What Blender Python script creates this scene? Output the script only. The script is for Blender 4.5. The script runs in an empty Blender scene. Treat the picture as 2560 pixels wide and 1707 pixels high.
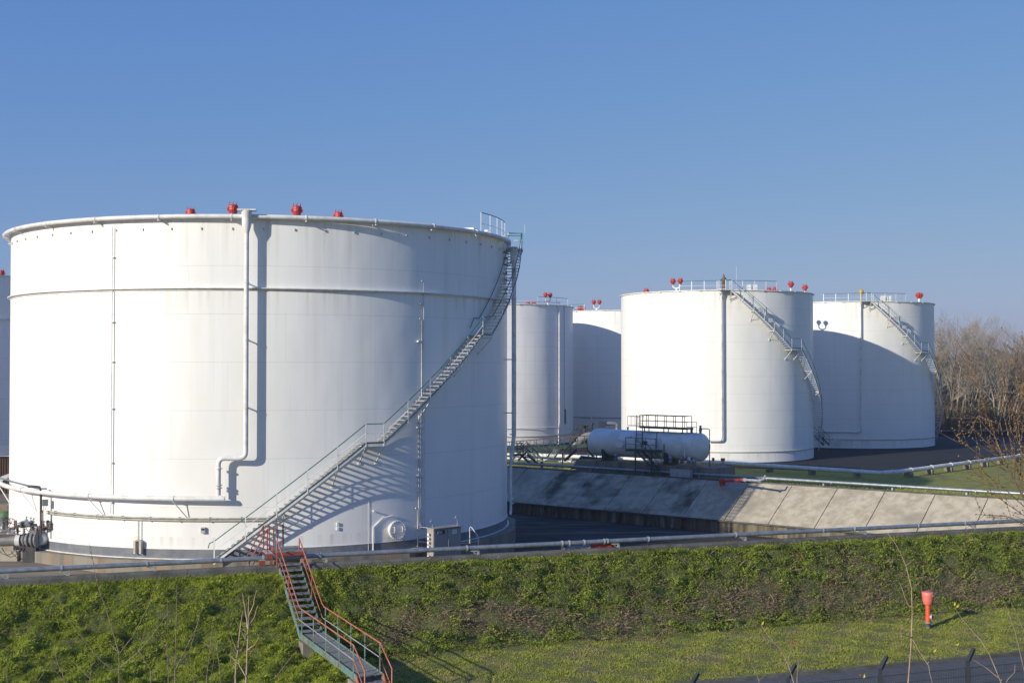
import bpy, math, random
import numpy as np
from mathutils import Vector, noise as mnoise
R_ = math.radians
S = bpy.context.scene
COL = S.collection
EZ, F_, PT = 10.5, 3200.0, 0.02          # eye height above the tank base, focal length in photo pixels, pitch

# ------------------------------------------------------------------ camera
cam = bpy.data.cameras.new('camera'); co = bpy.data.objects.new('camera', cam); COL.objects.link(co)
co.location = (0, 0, EZ); co.rotation_euler = (math.pi/2 + PT, 0, 0)
cam.sensor_width = 36; cam.lens = F_/2560*36; cam.clip_start = .3; cam.clip_end = 6000
S.camera = co
# ------------------------------------------------------------------ light
AZ, EL = R_(42.5), R_(19.5)              # direction the sunlight travels (from +X towards +Y), sun elevation
sun = bpy.data.lights.new('sun', 'SUN'); so = bpy.data.objects.new('sun', sun); COL.objects.link(so)
so.rotation_euler = Vector((math.cos(AZ)*math.cos(EL), math.sin(AZ)*math.cos(EL), -math.sin(EL))).to_track_quat('-Z', 'Y').to_euler()
so.location = (-60, -40, 60)
sun.energy = 4.6; sun.angle = R_(.53); sun.color = (1, .93, .79)
wd = bpy.data.worlds.new('World'); S.world = wd; wd.use_nodes = True
nt = wd.node_tree; bg = nt.nodes['Background']
sky = nt.nodes.new('ShaderNodeTexSky'); sky.sky_type = 'NISHITA'; sky.sun_disc = False
sky.sun_elevation = EL; sky.sun_rotation = math.atan2(-math.cos(AZ), -math.sin(AZ))
sky.air_density = 1.0; sky.dust_density = .5; sky.ozone_density = 4.0; sky.altitude = 50
sep = nt.nodes.new('ShaderNodeSeparateColor'); cmb = nt.nodes.new('ShaderNodeCombineColor'); nt.links.new(sky.outputs[0], sep.inputs[0])
for i_, (g_, k_g) in enumerate(((.80, .92), (.55, 1.50), (.15, 4.35))):     # soft winter air: flatter gradient than the clear sky model
    pw_ = nt.nodes.new('ShaderNodeMath'); pw_.operation = 'POWER'; pw_.inputs[1].default_value = g_; nt.links.new(sep.outputs[i_], pw_.inputs[0])
    ml_ = nt.nodes.new('ShaderNodeMath'); ml_.operation = 'MULTIPLY'; ml_.inputs[1].default_value = k_g; nt.links.new(pw_.outputs[0], ml_.inputs[0]); nt.links.new(ml_.outputs[0], cmb.inputs[i_])
nt.links.new(cmb.outputs[0], bg.inputs[0]); bg.inputs[1].default_value = .104
S.view_settings.view_transform = 'Standard'; S.view_settings.look = 'None'
S.view_settings.exposure = .03; S.view_settings.gamma = 1

# ------------------------------------------------------------------ helpers
def W(px, py, Y):                         # photo pixel -> world point at distance Y
    tx = (px-1280)/F_; u = (853.5-py)/F_
    dy = math.cos(PT)-u*math.sin(PT); dz = math.sin(PT)+u*math.cos(PT)
    k = Y/dy
    return Vector((tx*k, Y, EZ+dz*k))
def Wz(px, py, z):
    tx = (px-1280)/F_; u = (853.5-py)/F_
    dy = math.cos(PT)-u*math.sin(PT); dz = math.sin(PT)+u*math.cos(PT)
    k = (z-EZ)/dz
    return Vector((tx*k, dy*k, z))
def tag(o, label=None, cat=None, group=None, kind=None):
    if label: o['label'] = label
    if cat: o['category'] = cat
    if group: o['group'] = group
    if kind: o['kind'] = kind
    return o
def empty(name, loc=(0, 0, 0), label=None, cat=None, group=None, rz=0):
    o = bpy.data.objects.new(name, None); COL.objects.link(o); o.location = loc
    o.rotation_euler = (0, 0, rz); o.empty_display_size = .3
    return tag(o, label, cat, group)
class MB:
    def __init__(s): s.v = []; s.f = []; s.sm = []
    def add(s, vs, fs, smooth=False):
        n = len(s.v); s.v += [tuple(p) for p in vs]; s.f += [tuple(i+n for i in f) for f in fs]; s.sm += [smooth]*len(fs)
        return s
    def box(s, c, d, ax=(1, 0, 0), ay=None, az=None):
        c = Vector(c); ax = Vector(ax).normalized()
        az = Vector(az).normalized() if az else Vector((0, 0, 1))
        ay = Vector(ay).normalized() if ay else az.cross(ax).normalized()
        ax, ay, az = ax*d[0]/2, ay*d[1]/2, az*d[2]/2
        vs = [c+ax*i+ay*j+az*k for k in (-1, 1) for j in (-1, 1) for i in (-1, 1)]
        return s.add(vs, [(0, 2, 3, 1), (4, 5, 7, 6), (0, 1, 5, 4), (2, 6, 7, 3), (0, 4, 6, 2), (1, 3, 7, 5)])
    def bar(s, a, b, w, h=None):
        a, b = Vector(a), Vector(b); d = b-a
        if d.length < 1e-6: return s
        h = h or w; x = d.normalized(); up = Vector((0, 0, 1))
        if abs(x.z) > .999: up = Vector((0, 1, 0))
        y = up.cross(x).normalized(); z = x.cross(y)
        return s.box((a+b)/2, (d.length, w, h), x, y, z)
    def tube(s, pts, r, n=8, closed=False, cap=True):
        pts = [Vector(p) for p in pts]; N = len(pts)
        rs = r if hasattr(r, '__len__') else [r]*N
        ring = []; prev = None
        for i, p in enumerate(pts):
            a = pts[i-1] if (i > 0 or closed) else p
            b = pts[(i+1) % N] if (i < N-1 or closed) else p
            t = (b-a)
            t = t.normalized() if t.length > 1e-9 else Vector((0, 0, 1))
            if prev is None:
                prev = Vector((0, 0, 1)) if abs(t.z) < .9 else Vector((1, 0, 0))
            u = (prev-t*prev.dot(t))
            u = u.normalized() if u.length > 1e-6 else t.orthogonal().normalized()
            prev = u; w = t.cross(u)
            ring.append([p+(u*math.cos(k*2*math.pi/n)+w*math.sin(k*2*math.pi/n))*rs[i] for k in range(n)])
        vs = [q for rg in ring for q in rg]; fs = []
        for i in range(N if closed else N-1):
            j = (i+1) % N
            for k in range(n):
                l = (k+1) % n
                fs.append((i*n+k, i*n+l, j*n+l, j*n+k))
        s.add(vs, fs, True)
        if cap and not closed:
            s.add(ring[0], [tuple(range(n))[::-1]]); s.add(ring[-1], [tuple(range(n))])
        return s
    def lathe(s, c, prof, n=16, axis=(0, 0, 1), smooth=True, sx=1.0):
        c = Vector(c); a = Vector(axis).normalized(); u = a.orthogonal().normalized() if abs(a.z) < .99 else Vector((1, 0, 0)); w = a.cross(u)
        vs = []; fs = []
        for r, z in prof:
            for k in range(n):
                t = 2*math.pi*k/n; vs.append(c+a*z+(u*math.cos(t)*sx+w*math.sin(t))*r)
        for i in range(len(prof)-1):
            for k in range(n):
                l = (k+1) % n; fs.append((i*n+k, i*n+l, (i+1)*n+l, (i+1)*n+k))
        s.add(vs, fs, smooth)
        s.add(vs[:n], [tuple(range(n))[::-1]]); s.add(vs[-n:], [tuple(range(n))])
        return s
    def sweep(s, path, w, h):             # upright rectangular section along a path
        pts = [Vector(p) for p in path]; N = len(pts); vs = []; fs = []
        for i, p in enumerate(pts):
            t = pts[min(i+1, N-1)]-pts[max(i-1, 0)]; t.z = 0; t.normalize()
            l = Vector((-t.y, t.x, 0))*w/2; z = Vector((0, 0, h/2))
            vs += [p+l+z, p-l+z, p-l-z, p+l-z]
        for i in range(N-1):
            for k in range(4):
                m = (k+1) % 4; fs.append((i*4+k, i*4+m, i*4+4+m, i*4+4+k))
        fs += [(3, 2, 1, 0), tuple((N-1)*4+k for k in range(4))]
        return s.add(vs, fs)
    def prism(s, poly, z0, z1):
        n = len(poly); vs = [(p[0], p[1], z0) for p in poly]+[(p[0], p[1], z1) for p in poly]
        return s.add(vs, [tuple(range(n))[::-1], tuple(range(n, 2*n))]+[(i, (i+1) % n, n+(i+1) % n, n+i) for i in range(n)])
    def build(s, name, mat, parent=None, loc=None):
        me = bpy.data.meshes.new(name); me.from_pydata(s.v, [], s.f)
        me.polygons.foreach_set('use_smooth', s.sm); me.materials.append(mat); me.update()
        o = bpy.data.objects.new(name, me); COL.objects.link(o)
        if parent: o.parent = parent
        if loc: o.location = loc
        return o
def dup(o, parent, loc=(0, 0, 0), rz=0):
    c = o.copy(); COL.objects.link(c); c.parent = parent; c.location = loc; c.rotation_euler = (0, 0, rz); return c
def copy_tree(o, parent=None):
    c = o.copy(); COL.objects.link(c); c.parent = parent
    for ch in list(o.children): copy_tree(ch, c)
    return c

# ------------------------------------------------------------------ materials
def mat(name, col, col2=None, scale=1.0, rough=.6, metal=0.0, bump=0.0, bscale=None, stretch=(1, 1, 1), lo=.4, hi=.62, detail=5, col3=None, s3=.2, coords='Object'):
    m = bpy.data.materials.new(name); m.use_nodes = True; t = m.node_tree; b = t.nodes['Principled BSDF']
    b.inputs['Roughness'].default_value = rough; b.inputs['Metallic'].default_value = metal
    b.inputs['Base Color'].default_value = (*col, 1)
    tc = t.nodes.new('ShaderNodeTexCoord'); mp = t.nodes.new('ShaderNodeMapping'); mp.inputs['Scale'].default_value = stretch
    t.links.new(tc.outputs[coords], mp.inputs[0])
    def nz(sc, det):
        n = t.nodes.new('ShaderNodeTexNoise'); n.inputs['Scale'].default_value = sc; n.inputs['Detail'].default_value = det
        n.inputs['Roughness'].default_value = .6; t.links.new(mp.outputs[0], n.inputs['Vector']); return n
    def mr(sock, a, c):
        r = t.nodes.new('ShaderNodeMapRange'); r.inputs[1].default_value = a; r.inputs[2].default_value = c; t.links.new(sock, r.inputs[0]); return r.outputs[0]
    out = None
    if col2:
        mx = t.nodes.new('ShaderNodeMix'); mx.data_type = 'RGBA'
        mx.inputs[6].default_value = (*col, 1); mx.inputs[7].default_value = (*col2, 1)
        t.links.new(mr(nz(scale, detail).outputs[0], lo, hi), mx.inputs[0]); out = mx.outputs[2]
        if col3:
            m2 = t.nodes.new('ShaderNodeMix'); m2.data_type = 'RGBA'; t.links.new(out, m2.inputs[6]); m2.inputs[7].default_value = (*col3, 1)
            t.links.new(mr(nz(s3, 4).outputs[0], .5, .68), m2.inputs[0]); out = m2.outputs[2]
        t.links.new(out, b.inputs['Base Color'])
    if bump:
        bp = t.nodes.new('ShaderNodeBump'); bp.inputs['Strength'].default_value = bump; bp.inputs['Distance'].default_value = .05
        t.links.new(nz(bscale or scale*6, 6).outputs[0], bp.inputs['Height']); t.links.new(bp.outputs[0], b.inputs['Normal'])
    m['out'] = 1
    return m
def paint(name, course, off, top=18.7, girder=None, base=(.84, .835, .805), dirt=(.50, .48, .40), seam=.72):
    """white tank paint: weld seams every course, faint rain streaks"""
    m = bpy.data.materials.new(name); m.use_nodes = True; t = m.node_tree; b = t.nodes['Principled BSDF']; L = t.links.new
    b.inputs['Roughness'].default_value = .45
    tc = t.nodes.new('ShaderNodeTexCoord'); sp = t.nodes.new('ShaderNodeSeparateXYZ'); L(tc.outputs['Object'], sp.inputs[0])
    def math_(op, a, c=None):
        n = t.nodes.new('ShaderNodeMath'); n.operation = op
        for i, q in enumerate((a, c)):
            if q is None: continue
            if isinstance(q, (int, float)): n.inputs[i].default_value = q
            else: L(q, n.inputs[i])
        return n.outputs[0]
    zc = math_('DIVIDE', math_('SUBTRACT', sp.outputs[2], off), course)
    fr = math_('FRACT', zc); row = math_('FLOOR', zc)
    h = math_('LESS_THAN', math_('ABSOLUTE', math_('SUBTRACT', fr, .5)), 10)     # placeholder 1
    hl = math_('LESS_THAN', fr, .035/course)
    ang = math_('ARCTAN2', sp.outputs[0], sp.outputs[1])
    va = math_('FRACT', math_('ADD', math_('MULTIPLY', ang, 12/(2*math.pi)), math_('MULTIPLY', row, .37)))
    vl = math_('MULTIPLY', math_('LESS_THAN', va, .0035), .8)
    line = math_('MAXIMUM', hl, vl)
    def nz(sc, st, det=4):
        mp = t.nodes.new('ShaderNodeMapping'); mp.inputs['Scale'].default_value = st; L(tc.outputs['Object'], mp.inputs[0])
        n = t.nodes.new('ShaderNodeTexNoise'); n.inputs['Scale'].default_value = sc; n.inputs['Detail'].default_value = det; L(mp.outputs[0], n.inputs['Vector']); return n.outputs[0]
    def mr(sock, a, c, hi=1.0):
        r = t.nodes.new('ShaderNodeMapRange'); r.inputs[1].default_value = a; r.inputs[2].default_value = c; r.inputs[4].default_value = hi; L(sock, r.inputs[0]); return r.outputs[0]
    st = math_('MAXIMUM', mr(nz(1.1, (1, 1, .04)), .52, .8, .38), mr(nz(.22, (1, 1, .5)), .5, .8, .3))
    st = math_('MAXIMUM', st, mr(nz(5, (1, 1, .015), 6), .55, .8, .3))
    for zt_, ln_ in [(top, 3.2)]+([(girder, 1.8)] if girder else [])+[(1.2, 1.2)]:      # runs of dirt below the rim and the girder
        run = t.nodes.new('ShaderNodeMapRange'); run.inputs[1].default_value = zt_-ln_; run.inputs[2].default_value = zt_; L(sp.outputs[2], run.inputs[0])
        up_ = math_('MULTIPLY', run.outputs[0], math_('LESS_THAN', sp.outputs[2], zt_))
        st = math_('MAXIMUM', st, math_('MULTIPLY', up_, mr(nz(2.6, (1, 1, .03), 6), .48, .68, .55)))
    mx = t.nodes.new('ShaderNodeMix'); mx.data_type = 'RGBA'; mx.inputs[6].default_value = (*base, 1); mx.inputs[7].default_value = (*dirt, 1); L(st, mx.inputs[0])
    m2 = t.nodes.new('ShaderNodeMix'); m2.data_type = 'RGBA'; m2.blend_type = 'MULTIPLY'; L(mx.outputs[2], m2.inputs[6]); m2.inputs[7].default_value = (seam, seam, seam, 1); L(math_('MULTIPLY', line, .55), m2.inputs[0])
    L(m2.outputs[2], b.inputs['Base Color'])
    bp = t.nodes.new('ShaderNodeBump'); bp.inputs['Strength'].default_value = .25; bp.inputs['Distance'].default_value = .25
    L(nz(.35, (1, 1, .55), 2), bp.inputs['Height']); L(bp.outputs[0], b.inputs['Normal'])
    return m
M = {}
M['tank1'] = paint('tank_paint_large', 2.65, .15, 18.6, 14.75)
M['tank2'] = paint('tank_paint_small', 1.85, .2, dirt=(.52, .51, .45), seam=.7)
M['white'] = mat('white_paint', (.78, .78, .77), (.62, .61, .57), 2, .45)
M['offwhite'] = mat('cream_weathered', (.50, .48, .42), (.34, .33, .28), 3, .7, stretch=(1, 1, 1))
M['band'] = mat('grey_base_band', (.13, .145, .17), (.19, .20, .21), 1.5, .7)
M['darkband'] = mat('black_base_band', (.015, .017, .02), (.03, .03, .035), 1.5, .6)
M['galv'] = mat('galvanised_steel', (.26, .29, .32), (.38, .41, .43), 3, .42, .55)
M['galvlight'] = mat('galvanised_bracket', (.48, .50, .51), (.36, .38, .39), 4, .5, .3)
M['grating'] = mat('galvanised_grating', (.30, .32, .33), (.20, .22, .23), 6, .6, .3)
M['green'] = mat('green_paint', (.015, .13, .085), (.03, .16, .11), 4, .5)
M['teal'] = mat('faded_teal_paint', (.085, .20, .18), (.19, .25, .22), 5, .6, col3=(.20, .09, .05), s3=2.0)
M['orange'] = mat('faded_red_paint', (.40, .10, .06), (.48, .17, .10), 4, .55)
M['redpaint'] = mat('red_primer', (.24, .05, .035), (.31, .08, .05), 4, .6)
M['red'] = mat('red_gloss', (.50, .045, .04), (.40, .05, .04), 5, .45)
M['hydred'] = mat('hydrant_red', (.74, .085, .03), (.66, .12, .06), 5, .5)
M['hydpink'] = mat('faded_hood', (.78, .16, .13), (.72, .22, .18), 6, .5)
M['darksteel'] = mat('dark_steel', (.03, .035, .04), (.06, .06, .06), 5, .6)
M['darkgreen'] = mat('dark_green_steel', (.035, .075, .07), (.06, .085, .075), 5, .6)
M['anthracite'] = mat('anthracite_coating', (.025, .032, .042), (.035, .042, .052), 5, .6)
M['rust'] = mat('rusty_valve', (.22, .09, .06), (.12, .10, .10), 8, .7)
M['valvegrey'] = mat('grey_valve_casting', (.14, .145, .15), (.24, .24, .24), 7, .65)
M['pipegrey'] = mat('grey_lagging', (.13, .13, .135), (.17, .17, .17), 2, .6)
M['cab'] = mat('cabinet_taupe', (.36, .33, .30), (.32, .295, .27), 2, .5)
M['black'] = mat('black_plate', (.01, .01, .012), None, rough=.5)
M['lettering'] = mat('white_lettering', (.8, .8, .8), None, rough=.5)
M['vessel'] = mat('vessel_paint', (.84, .82, .78), (.70, .68, .63), 1.2, .35, stretch=(1, 1, 1.2))
M['concrete'] = mat('concrete', (.27, .25, .21), (.19, .175, .145), .9, .9, bump=.3, col3=(.12, .10, .08), s3=.5)
M['plinth'] = mat('stained_plinth', (.26, .235, .19), (.13, .12, .10), 1.1, .9, bump=.3, stretch=(1, 1, .18), lo=.42, hi=.66, col3=(.32, .21, .13), s3=.9)
M['kerb'] = mat('kerb_concrete', (.14, .137, .125), (.085, .085, .078), 1.3, .95, bump=.4, col3=(.07, .075, .05), s3=1.1)
M['panel'] = mat('slope_panel_concrete', (.50, .44, .33), (.36, .31, .22), 1.6, .9, bump=.3, detail=10, col3=(.30, .27, .20), s3=.33, coords='Generated' if 0 else 'Object')
M['panelstain'] = mat('stained_slope_panel', (.47, .41, .31), (.34, .295, .21), 1.6, .9, bump=.3, detail=10, col3=(.10, .085, .06), s3=.42)
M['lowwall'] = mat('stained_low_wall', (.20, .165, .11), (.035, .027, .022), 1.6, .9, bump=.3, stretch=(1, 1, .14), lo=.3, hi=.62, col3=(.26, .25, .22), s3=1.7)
M['floor'] = mat('yard_floor', (.24, .205, .155), (.12, .105, .085), .35, .9, bump=.3, stretch=(.6, 2.2, 1), lo=.36, hi=.66, col3=(.26, .19, .14), s3=.5, detail=8)
M['shadefloor'] = mat('painted_shade_floor', (.014, .014, .015), (.05, .045, .036), .5, .95, bump=.3, stretch=(.5, 2.4, 1), lo=.4, hi=.62, detail=9, col3=(.15, .11, .075), s3=.35)  # streaked yard floor, darkened so its colour carries the shade
M['asphalt'] = mat('asphalt', (.115, .115, .115), (.09, .09, .09), 3, .85, bump=.5, bscale=60)
M['bitumen'] = mat('black_bitumen', (.012, .014, .018), (.02, .022, .026), .3, .55, stretch=(.3, 1, 1))
M['bitfloor'] = mat('bitumen_floor', (.005, .006, .008), (.016, .018, .022), .15, .9, stretch=(.4, 2, 1), lo=.45, hi=.7)  # black lining, darkened further to stand in for shadow of walls and tanks
M['soil'] = mat('soil_under_grass', (.075, .105, .02), (.12, .115, .045), 1.4, .95, bump=.6)
M['field'] = mat('short_grass', (.23, .235, .02), (.33, .31, .045), 1.2, .95, bump=.5, bscale=30, detail=9, col3=(.20, .16, .07), s3=.5)
M['bark'] = mat('pale_bark', (.46, .39, .29), (.32, .26, .18), 2, .9)
M['barkdark'] = mat('dark_bark', (.11, .085, .065), (.16, .12, .09), 2, .9)
M['twigred'] = mat('red_brown_twig', (.20, .14, .11), (.30, .24, .19), 8, .8)
M['twigtan'] = mat('tan_stem', (.40, .32, .23), (.27, .18, .12), 6, .8, stretch=(1, 1, 1))
M['shrubred'] = mat('shrub_bark', (.13, .075, .055), (.20, .13, .09), 8, .85)
M['bud'] = mat('ochre_bud', (.28, .19, .06), (.16, .09, .04), 9, .8)
M['yleaf'] = mat('yellow_leaf', (.50, .42, .04), (.35, .4, .05), 9, .7)
M['hip'] = mat('rose_hip_skin', (.33, .05, .025), (.25, .05, .03), 9, .5)
M['rustsheet'] = mat('brown_corrugated_sheet', (.10, .055, .04), (.07, .045, .035), 2, .8)
M['yellow'] = mat('yellow_paint', (.55, .33, .02), None, rough=.5)
M['beige'] = mat('beige_wall', (.42, .38, .30), (.35, .31, .25), 1, .9)

# ------------------------------------------------------------------ dike frame: s along the crest, u towards the camera
DE = Vector((.9427, .3337, 0)); DN = Vector((.3337, -.9427, 0)); DO = Vector((0, 60.9, 0))
def dk(s, u, z=0.0): return DO+DE*s+DN*u+Vector((0, 0, z))
def s_at(px, u=0.0):                      # s of the point of the line u that shows at photo column px
    t = (px-1280)/F_; ox = DO.x+DN.x*u; oy = DO.y+DN.y*u
    return (t*oy-ox)/(DE.x-t*DE.y)
def lin(x, pts):
    for (a, p), (b, q) in zip(pts, pts[1:]):
        if x <= b: return p+(q-p)*max(0, (x-a))/(b-a)
    return pts[-1][1]
DIKE = [(-60, -1.5), (-4.4, -1.45), (-.5, 1.5), (0, 1.36), (.8, 1.2), (5.6, -1.3), (12.1, -1.85), (12.3, -1.95), (18.2, -1.95), (18.4, -1.85), (24, -1.4), (29.0, .2), (33, 1.0), (38, 2.8), (45, 5.2), (52, 7.5), (57, 8.8), (110, 9.0)]
LEFT = [(-60, -1.5), (-4.4, -1.45), (-.5, 1.5), (0, 1.33), (.5, 1.0), (2, -.35), (4.3, -1.62), (8, -1.85), (12.1, -1.88)]
def dz(s, u):
    z = lin(u, DIKE)
    if s < -4 and -1 < u < 12.1:
        q = min(1, (-4-s)/6); q = q*q*(3-2*q); z = z*(1-q)+lin(u, LEFT)*q
    if .3 < u < 12:
        w = min(1, (u-.3)/.7)*(1 if u < 6 else .35)
        z += w*(.15*mnoise.noise((s*.8, u*.8, 0))+.12*mnoise.noise((s*2.3, u*2.3, 5))+.12*mnoise.noise((s*.2, u*.3, 9)))
    return z

# ------------------------------------------------------------------ the setting
def grid(name, m, s0, s1, ds, us, zf=dz, off=0.0, kind='structure'):
    n = int((s1-s0)/ds)+1; vs = []; fs = []
    for i in range(n):
        s = s0+(s1-s0)*i/(n-1)
        for u in us: vs.append(dk(s, u, zf(s, u)+off))
    k = len(us)
    for i in range(n-1):
        for j in range(k-1): fs.append((i*k+j, i*k+j+1, (i+1)*k+j+1, (i+1)*k+j))
    b = MB(); b.add(vs, fs, True); o = b.build(name, m); tag(o, kind=kind); return o
fine = [0.0+.25*i for i in range(49)]
grid('grass_bank', M['soil'], -60, 80, .35, fine[:-1]+[12.1])
grid('road', M['asphalt'], -300, 400, 10, [12.3, 18.2], off=0)
grid('near_bank', M['field'], -200, 300, 4, [18.4, 24, 29, 33, 38, 45, 52, 57, 110])
b = MB()
for u, sg in ((12.2, 1), (18.3, -1)):
    b.add([dk(-300, u-.1, -1.83), dk(-300, u+.1, -1.83), dk(400, u+.1, -1.83), dk(400, u-.1, -1.83), dk(-300, u-.1, -2.1), dk(-300, u+.1, -2.1), dk(400, u+.1, -2.1), dk(400, u-.1, -2.1)],
          [(0, 1, 2, 3), (0, 3, 7, 4), (1, 5, 6, 2), (0, 4, 5, 1)])
tag(b.build('road_kerb', M['kerb']), kind='structure')
# kerb on the crest, in cast lengths
kerb = empty('crest_kerb', dk(0, 0, 1.36), 'long dark concrete kerb along the crest of the grass bank under the grey pipe', 'kerb')
s = -60.0
while s < 80:
    pts = [(-.42, 0), (-.42, .26), (-.36, .32), (-.06, .32), (.02, .24), (.04, -.1)]
    vs = [DE*(s+.008)+DN*u+Vector((0, 0, z)) for u, z in pts]+[DE*(s+2.992)+DN*u+Vector((0, 0, z)) for u, z in pts]
    MB().add(vs, [(i, i+1, i+7, i+6) for i in range(5)]+[(0, 1, 2, 3, 4, 5)[::-1], (6, 7, 8, 9, 10, 11)]).build('kerb_stone', M['kerb'], kerb)
    s += 3
# yard floor: slightly falling to the right, from the bank to the sloping wall
def fz(x): return -.65-.9*min(1, max(0, (x+27)/28))
def wallY(x): return 105.8-.82*x          # foot line of the sloping wall
b = MB(); vs = []; fs = []
xs = [-140, -100, -60, -40, -30]+[-27+28*i/14 for i in range(15)]+[6, 12, 18, 24, 30, 36, 44, 54]
for x in xs:
    y0 = 60.9+.354*x+.8
    y1 = min(wallY(x), 175) if x > -18 else 120.6+(x+18)*-.2
    for k in range(6):
        vs.append((x, y0+(max(y1, y0+.1)-y0)*k/5, fz(x) if k else fz(x)+.0))
for i in range(len(xs)-1):
    for k in range(5): fs.append((i*6+k, i*6+6+k, i*6+7+k, i*6+1+k))
b.add(vs, fs); tag(b.build('yard_floor', M['floor']), kind='structure')
b = MB(); vs = []; fs = []  # darker sheet over the right of the yard: shade painted into the floor
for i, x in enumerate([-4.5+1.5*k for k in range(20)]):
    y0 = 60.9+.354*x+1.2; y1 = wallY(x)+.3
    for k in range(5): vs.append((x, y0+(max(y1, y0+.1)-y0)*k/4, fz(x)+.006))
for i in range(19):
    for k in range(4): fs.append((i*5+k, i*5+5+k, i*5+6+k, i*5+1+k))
b.add(vs, fs); tag(b.build('painted_shade_floor', M['shadefloor']), kind='structure')
grid('bank_inner_face', M['concrete'], -60, 80, 5, [-4.4, -.42], zf=lambda s, u: 1.5 if u > -1 else -1.55)
# upper ground behind the sloping wall, to the horizon
WD = Vector((.773, -.634, 0)); WN = Vector((.634, .773, 0)); WO = Vector((0, 105.8, 0))   # wall direction (to the right and nearer), normal (away)
TW = 3.75
def wl(a, d, z): return WO+WD*a+WN*d+Vector((0, 0, z))
b = MB(); prof = [(TW+.25, 1.78), (TW+.9, 1.76), (TW+3.5, 1.5), (TW+7, .5), (TW+12, .12), (900, 0.05), (2600, 0.05)]
A = [-1600, -140]+[-60+6*i for i in range(31)]+[260, 1600]
vs = []; fs = []
for a in A:
    for d, z in prof: vs.append(wl(a, d, z+(.06*mnoise.noise((a*.3, d*.3, 1)) if d < 20 else 0)))
for i in range(len(A)-1):
    for k in range(len(prof)-1): fs.append((i*7+k, i*7+7+k, i*7+8+k, i*7+1+k))
b.add(vs, fs, True); tag(b.build('upper_grass', M['field']), kind='structure')
# dark lined basin floor round the two right hand tanks
b = MB(); b.add([(-16, 150, .18), (10, 139, .18), (20, 133.6, .18), (36, 125.5, .18), (46, 138, .18), (70, 163, .18), (125, 196, .18), (-60, 196, .18)], [tuple(range(8))])
tag(b.build('tank_yard', M['bitfloor']), kind='structure')
bw = empty('black_basin_wall', (60, 192, 0.1), 'long low black lined basin wall behind the far right tank', 'wall')
MB().prism([(-150, 1), (90, 1), (90, 1.5), (-150, 1.5)], 0, .75).build('wall_face', M['bitumen'], bw)
MB().prism([(-150, .9), (90, .9), (90, 1.7), (-150, 1.7)], .75, .9).build('coping', M['concrete'], bw)

# sloping concrete basin wall: low upright wall with tilted slabs on top
bs = empty('sloping_basin_wall', WO, 'long sloping wall of pale tilted concrete slabs on a stained low wall across the yard', 'wall')
def wq(a, d, z): return WD*a+WN*d+Vector((0, 0, z))
lw = MB(); a0 = -21.2; n = 0
bounds = [2.15+3.55*i for i in range(-7, 14)]
for i in range(len(bounds)-1):
    a, c = bounds[i]+.03, bounds[i+1]-.03
    p = [wq(a, .03, -.60), wq(c, .03, -.60), wq(c, TW, 1.86), wq(a, TW, 1.86)]
    q = [v-WN*.10*-1-Vector((0, 0, .2)) for v in p]
    MB().add(p+q, [(0, 1, 2, 3), (4, 7, 6, 5), (0, 4, 5, 1), (1, 5, 6, 2), (2, 6, 7, 3), (3, 7, 4, 0)]).build('slab', M['panelstain' if 1 < a < 14 else 'panel'], bs)
A0, A1 = bounds[0], bounds[-1]
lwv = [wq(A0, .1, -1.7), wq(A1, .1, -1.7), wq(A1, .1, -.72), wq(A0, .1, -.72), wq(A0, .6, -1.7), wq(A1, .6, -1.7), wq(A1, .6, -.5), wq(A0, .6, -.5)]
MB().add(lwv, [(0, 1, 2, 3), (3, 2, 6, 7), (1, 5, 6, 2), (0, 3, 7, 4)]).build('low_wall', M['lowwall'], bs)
MB().add([wq(A0, -.06, -.72), wq(A1, -.06, -.72), wq(A1, -.06, -.63), wq(A0, -.06, -.63), wq(A0, .4, -.72), wq(A1, .4, -.72), wq(A1, .2, -.6), wq(A0, .2, -.6)],
         [(0, 1, 2, 3), (3, 2, 6, 7), (0, 4, 5, 1)]).build('drip_edge', M['kerb'], bs)
MB().add([wq(A0, .1, -.68), wq(A1, .1, -.68), wq(A1, TW, 1.76), wq(A0, TW, 1.76)], [(0, 1, 2, 3)]).build('backing', M['kerb'], bs)
MB().add([wq(A0, TW-.02, 1.60), wq(A1, TW-.02, 1.60), wq(A1, TW-.02, 1.93), wq(A0, TW-.02, 1.93), wq(A0, TW+.35, 1.60), wq(A1, TW+.35, 1.60), wq(A1, TW+.35, 1.93), wq(A0, TW+.35, 1.93)],
         [(0, 1, 2, 3), (3, 2, 6, 7), (7, 6, 5, 4)]).build('coping', M['kerb'], bs)

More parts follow.
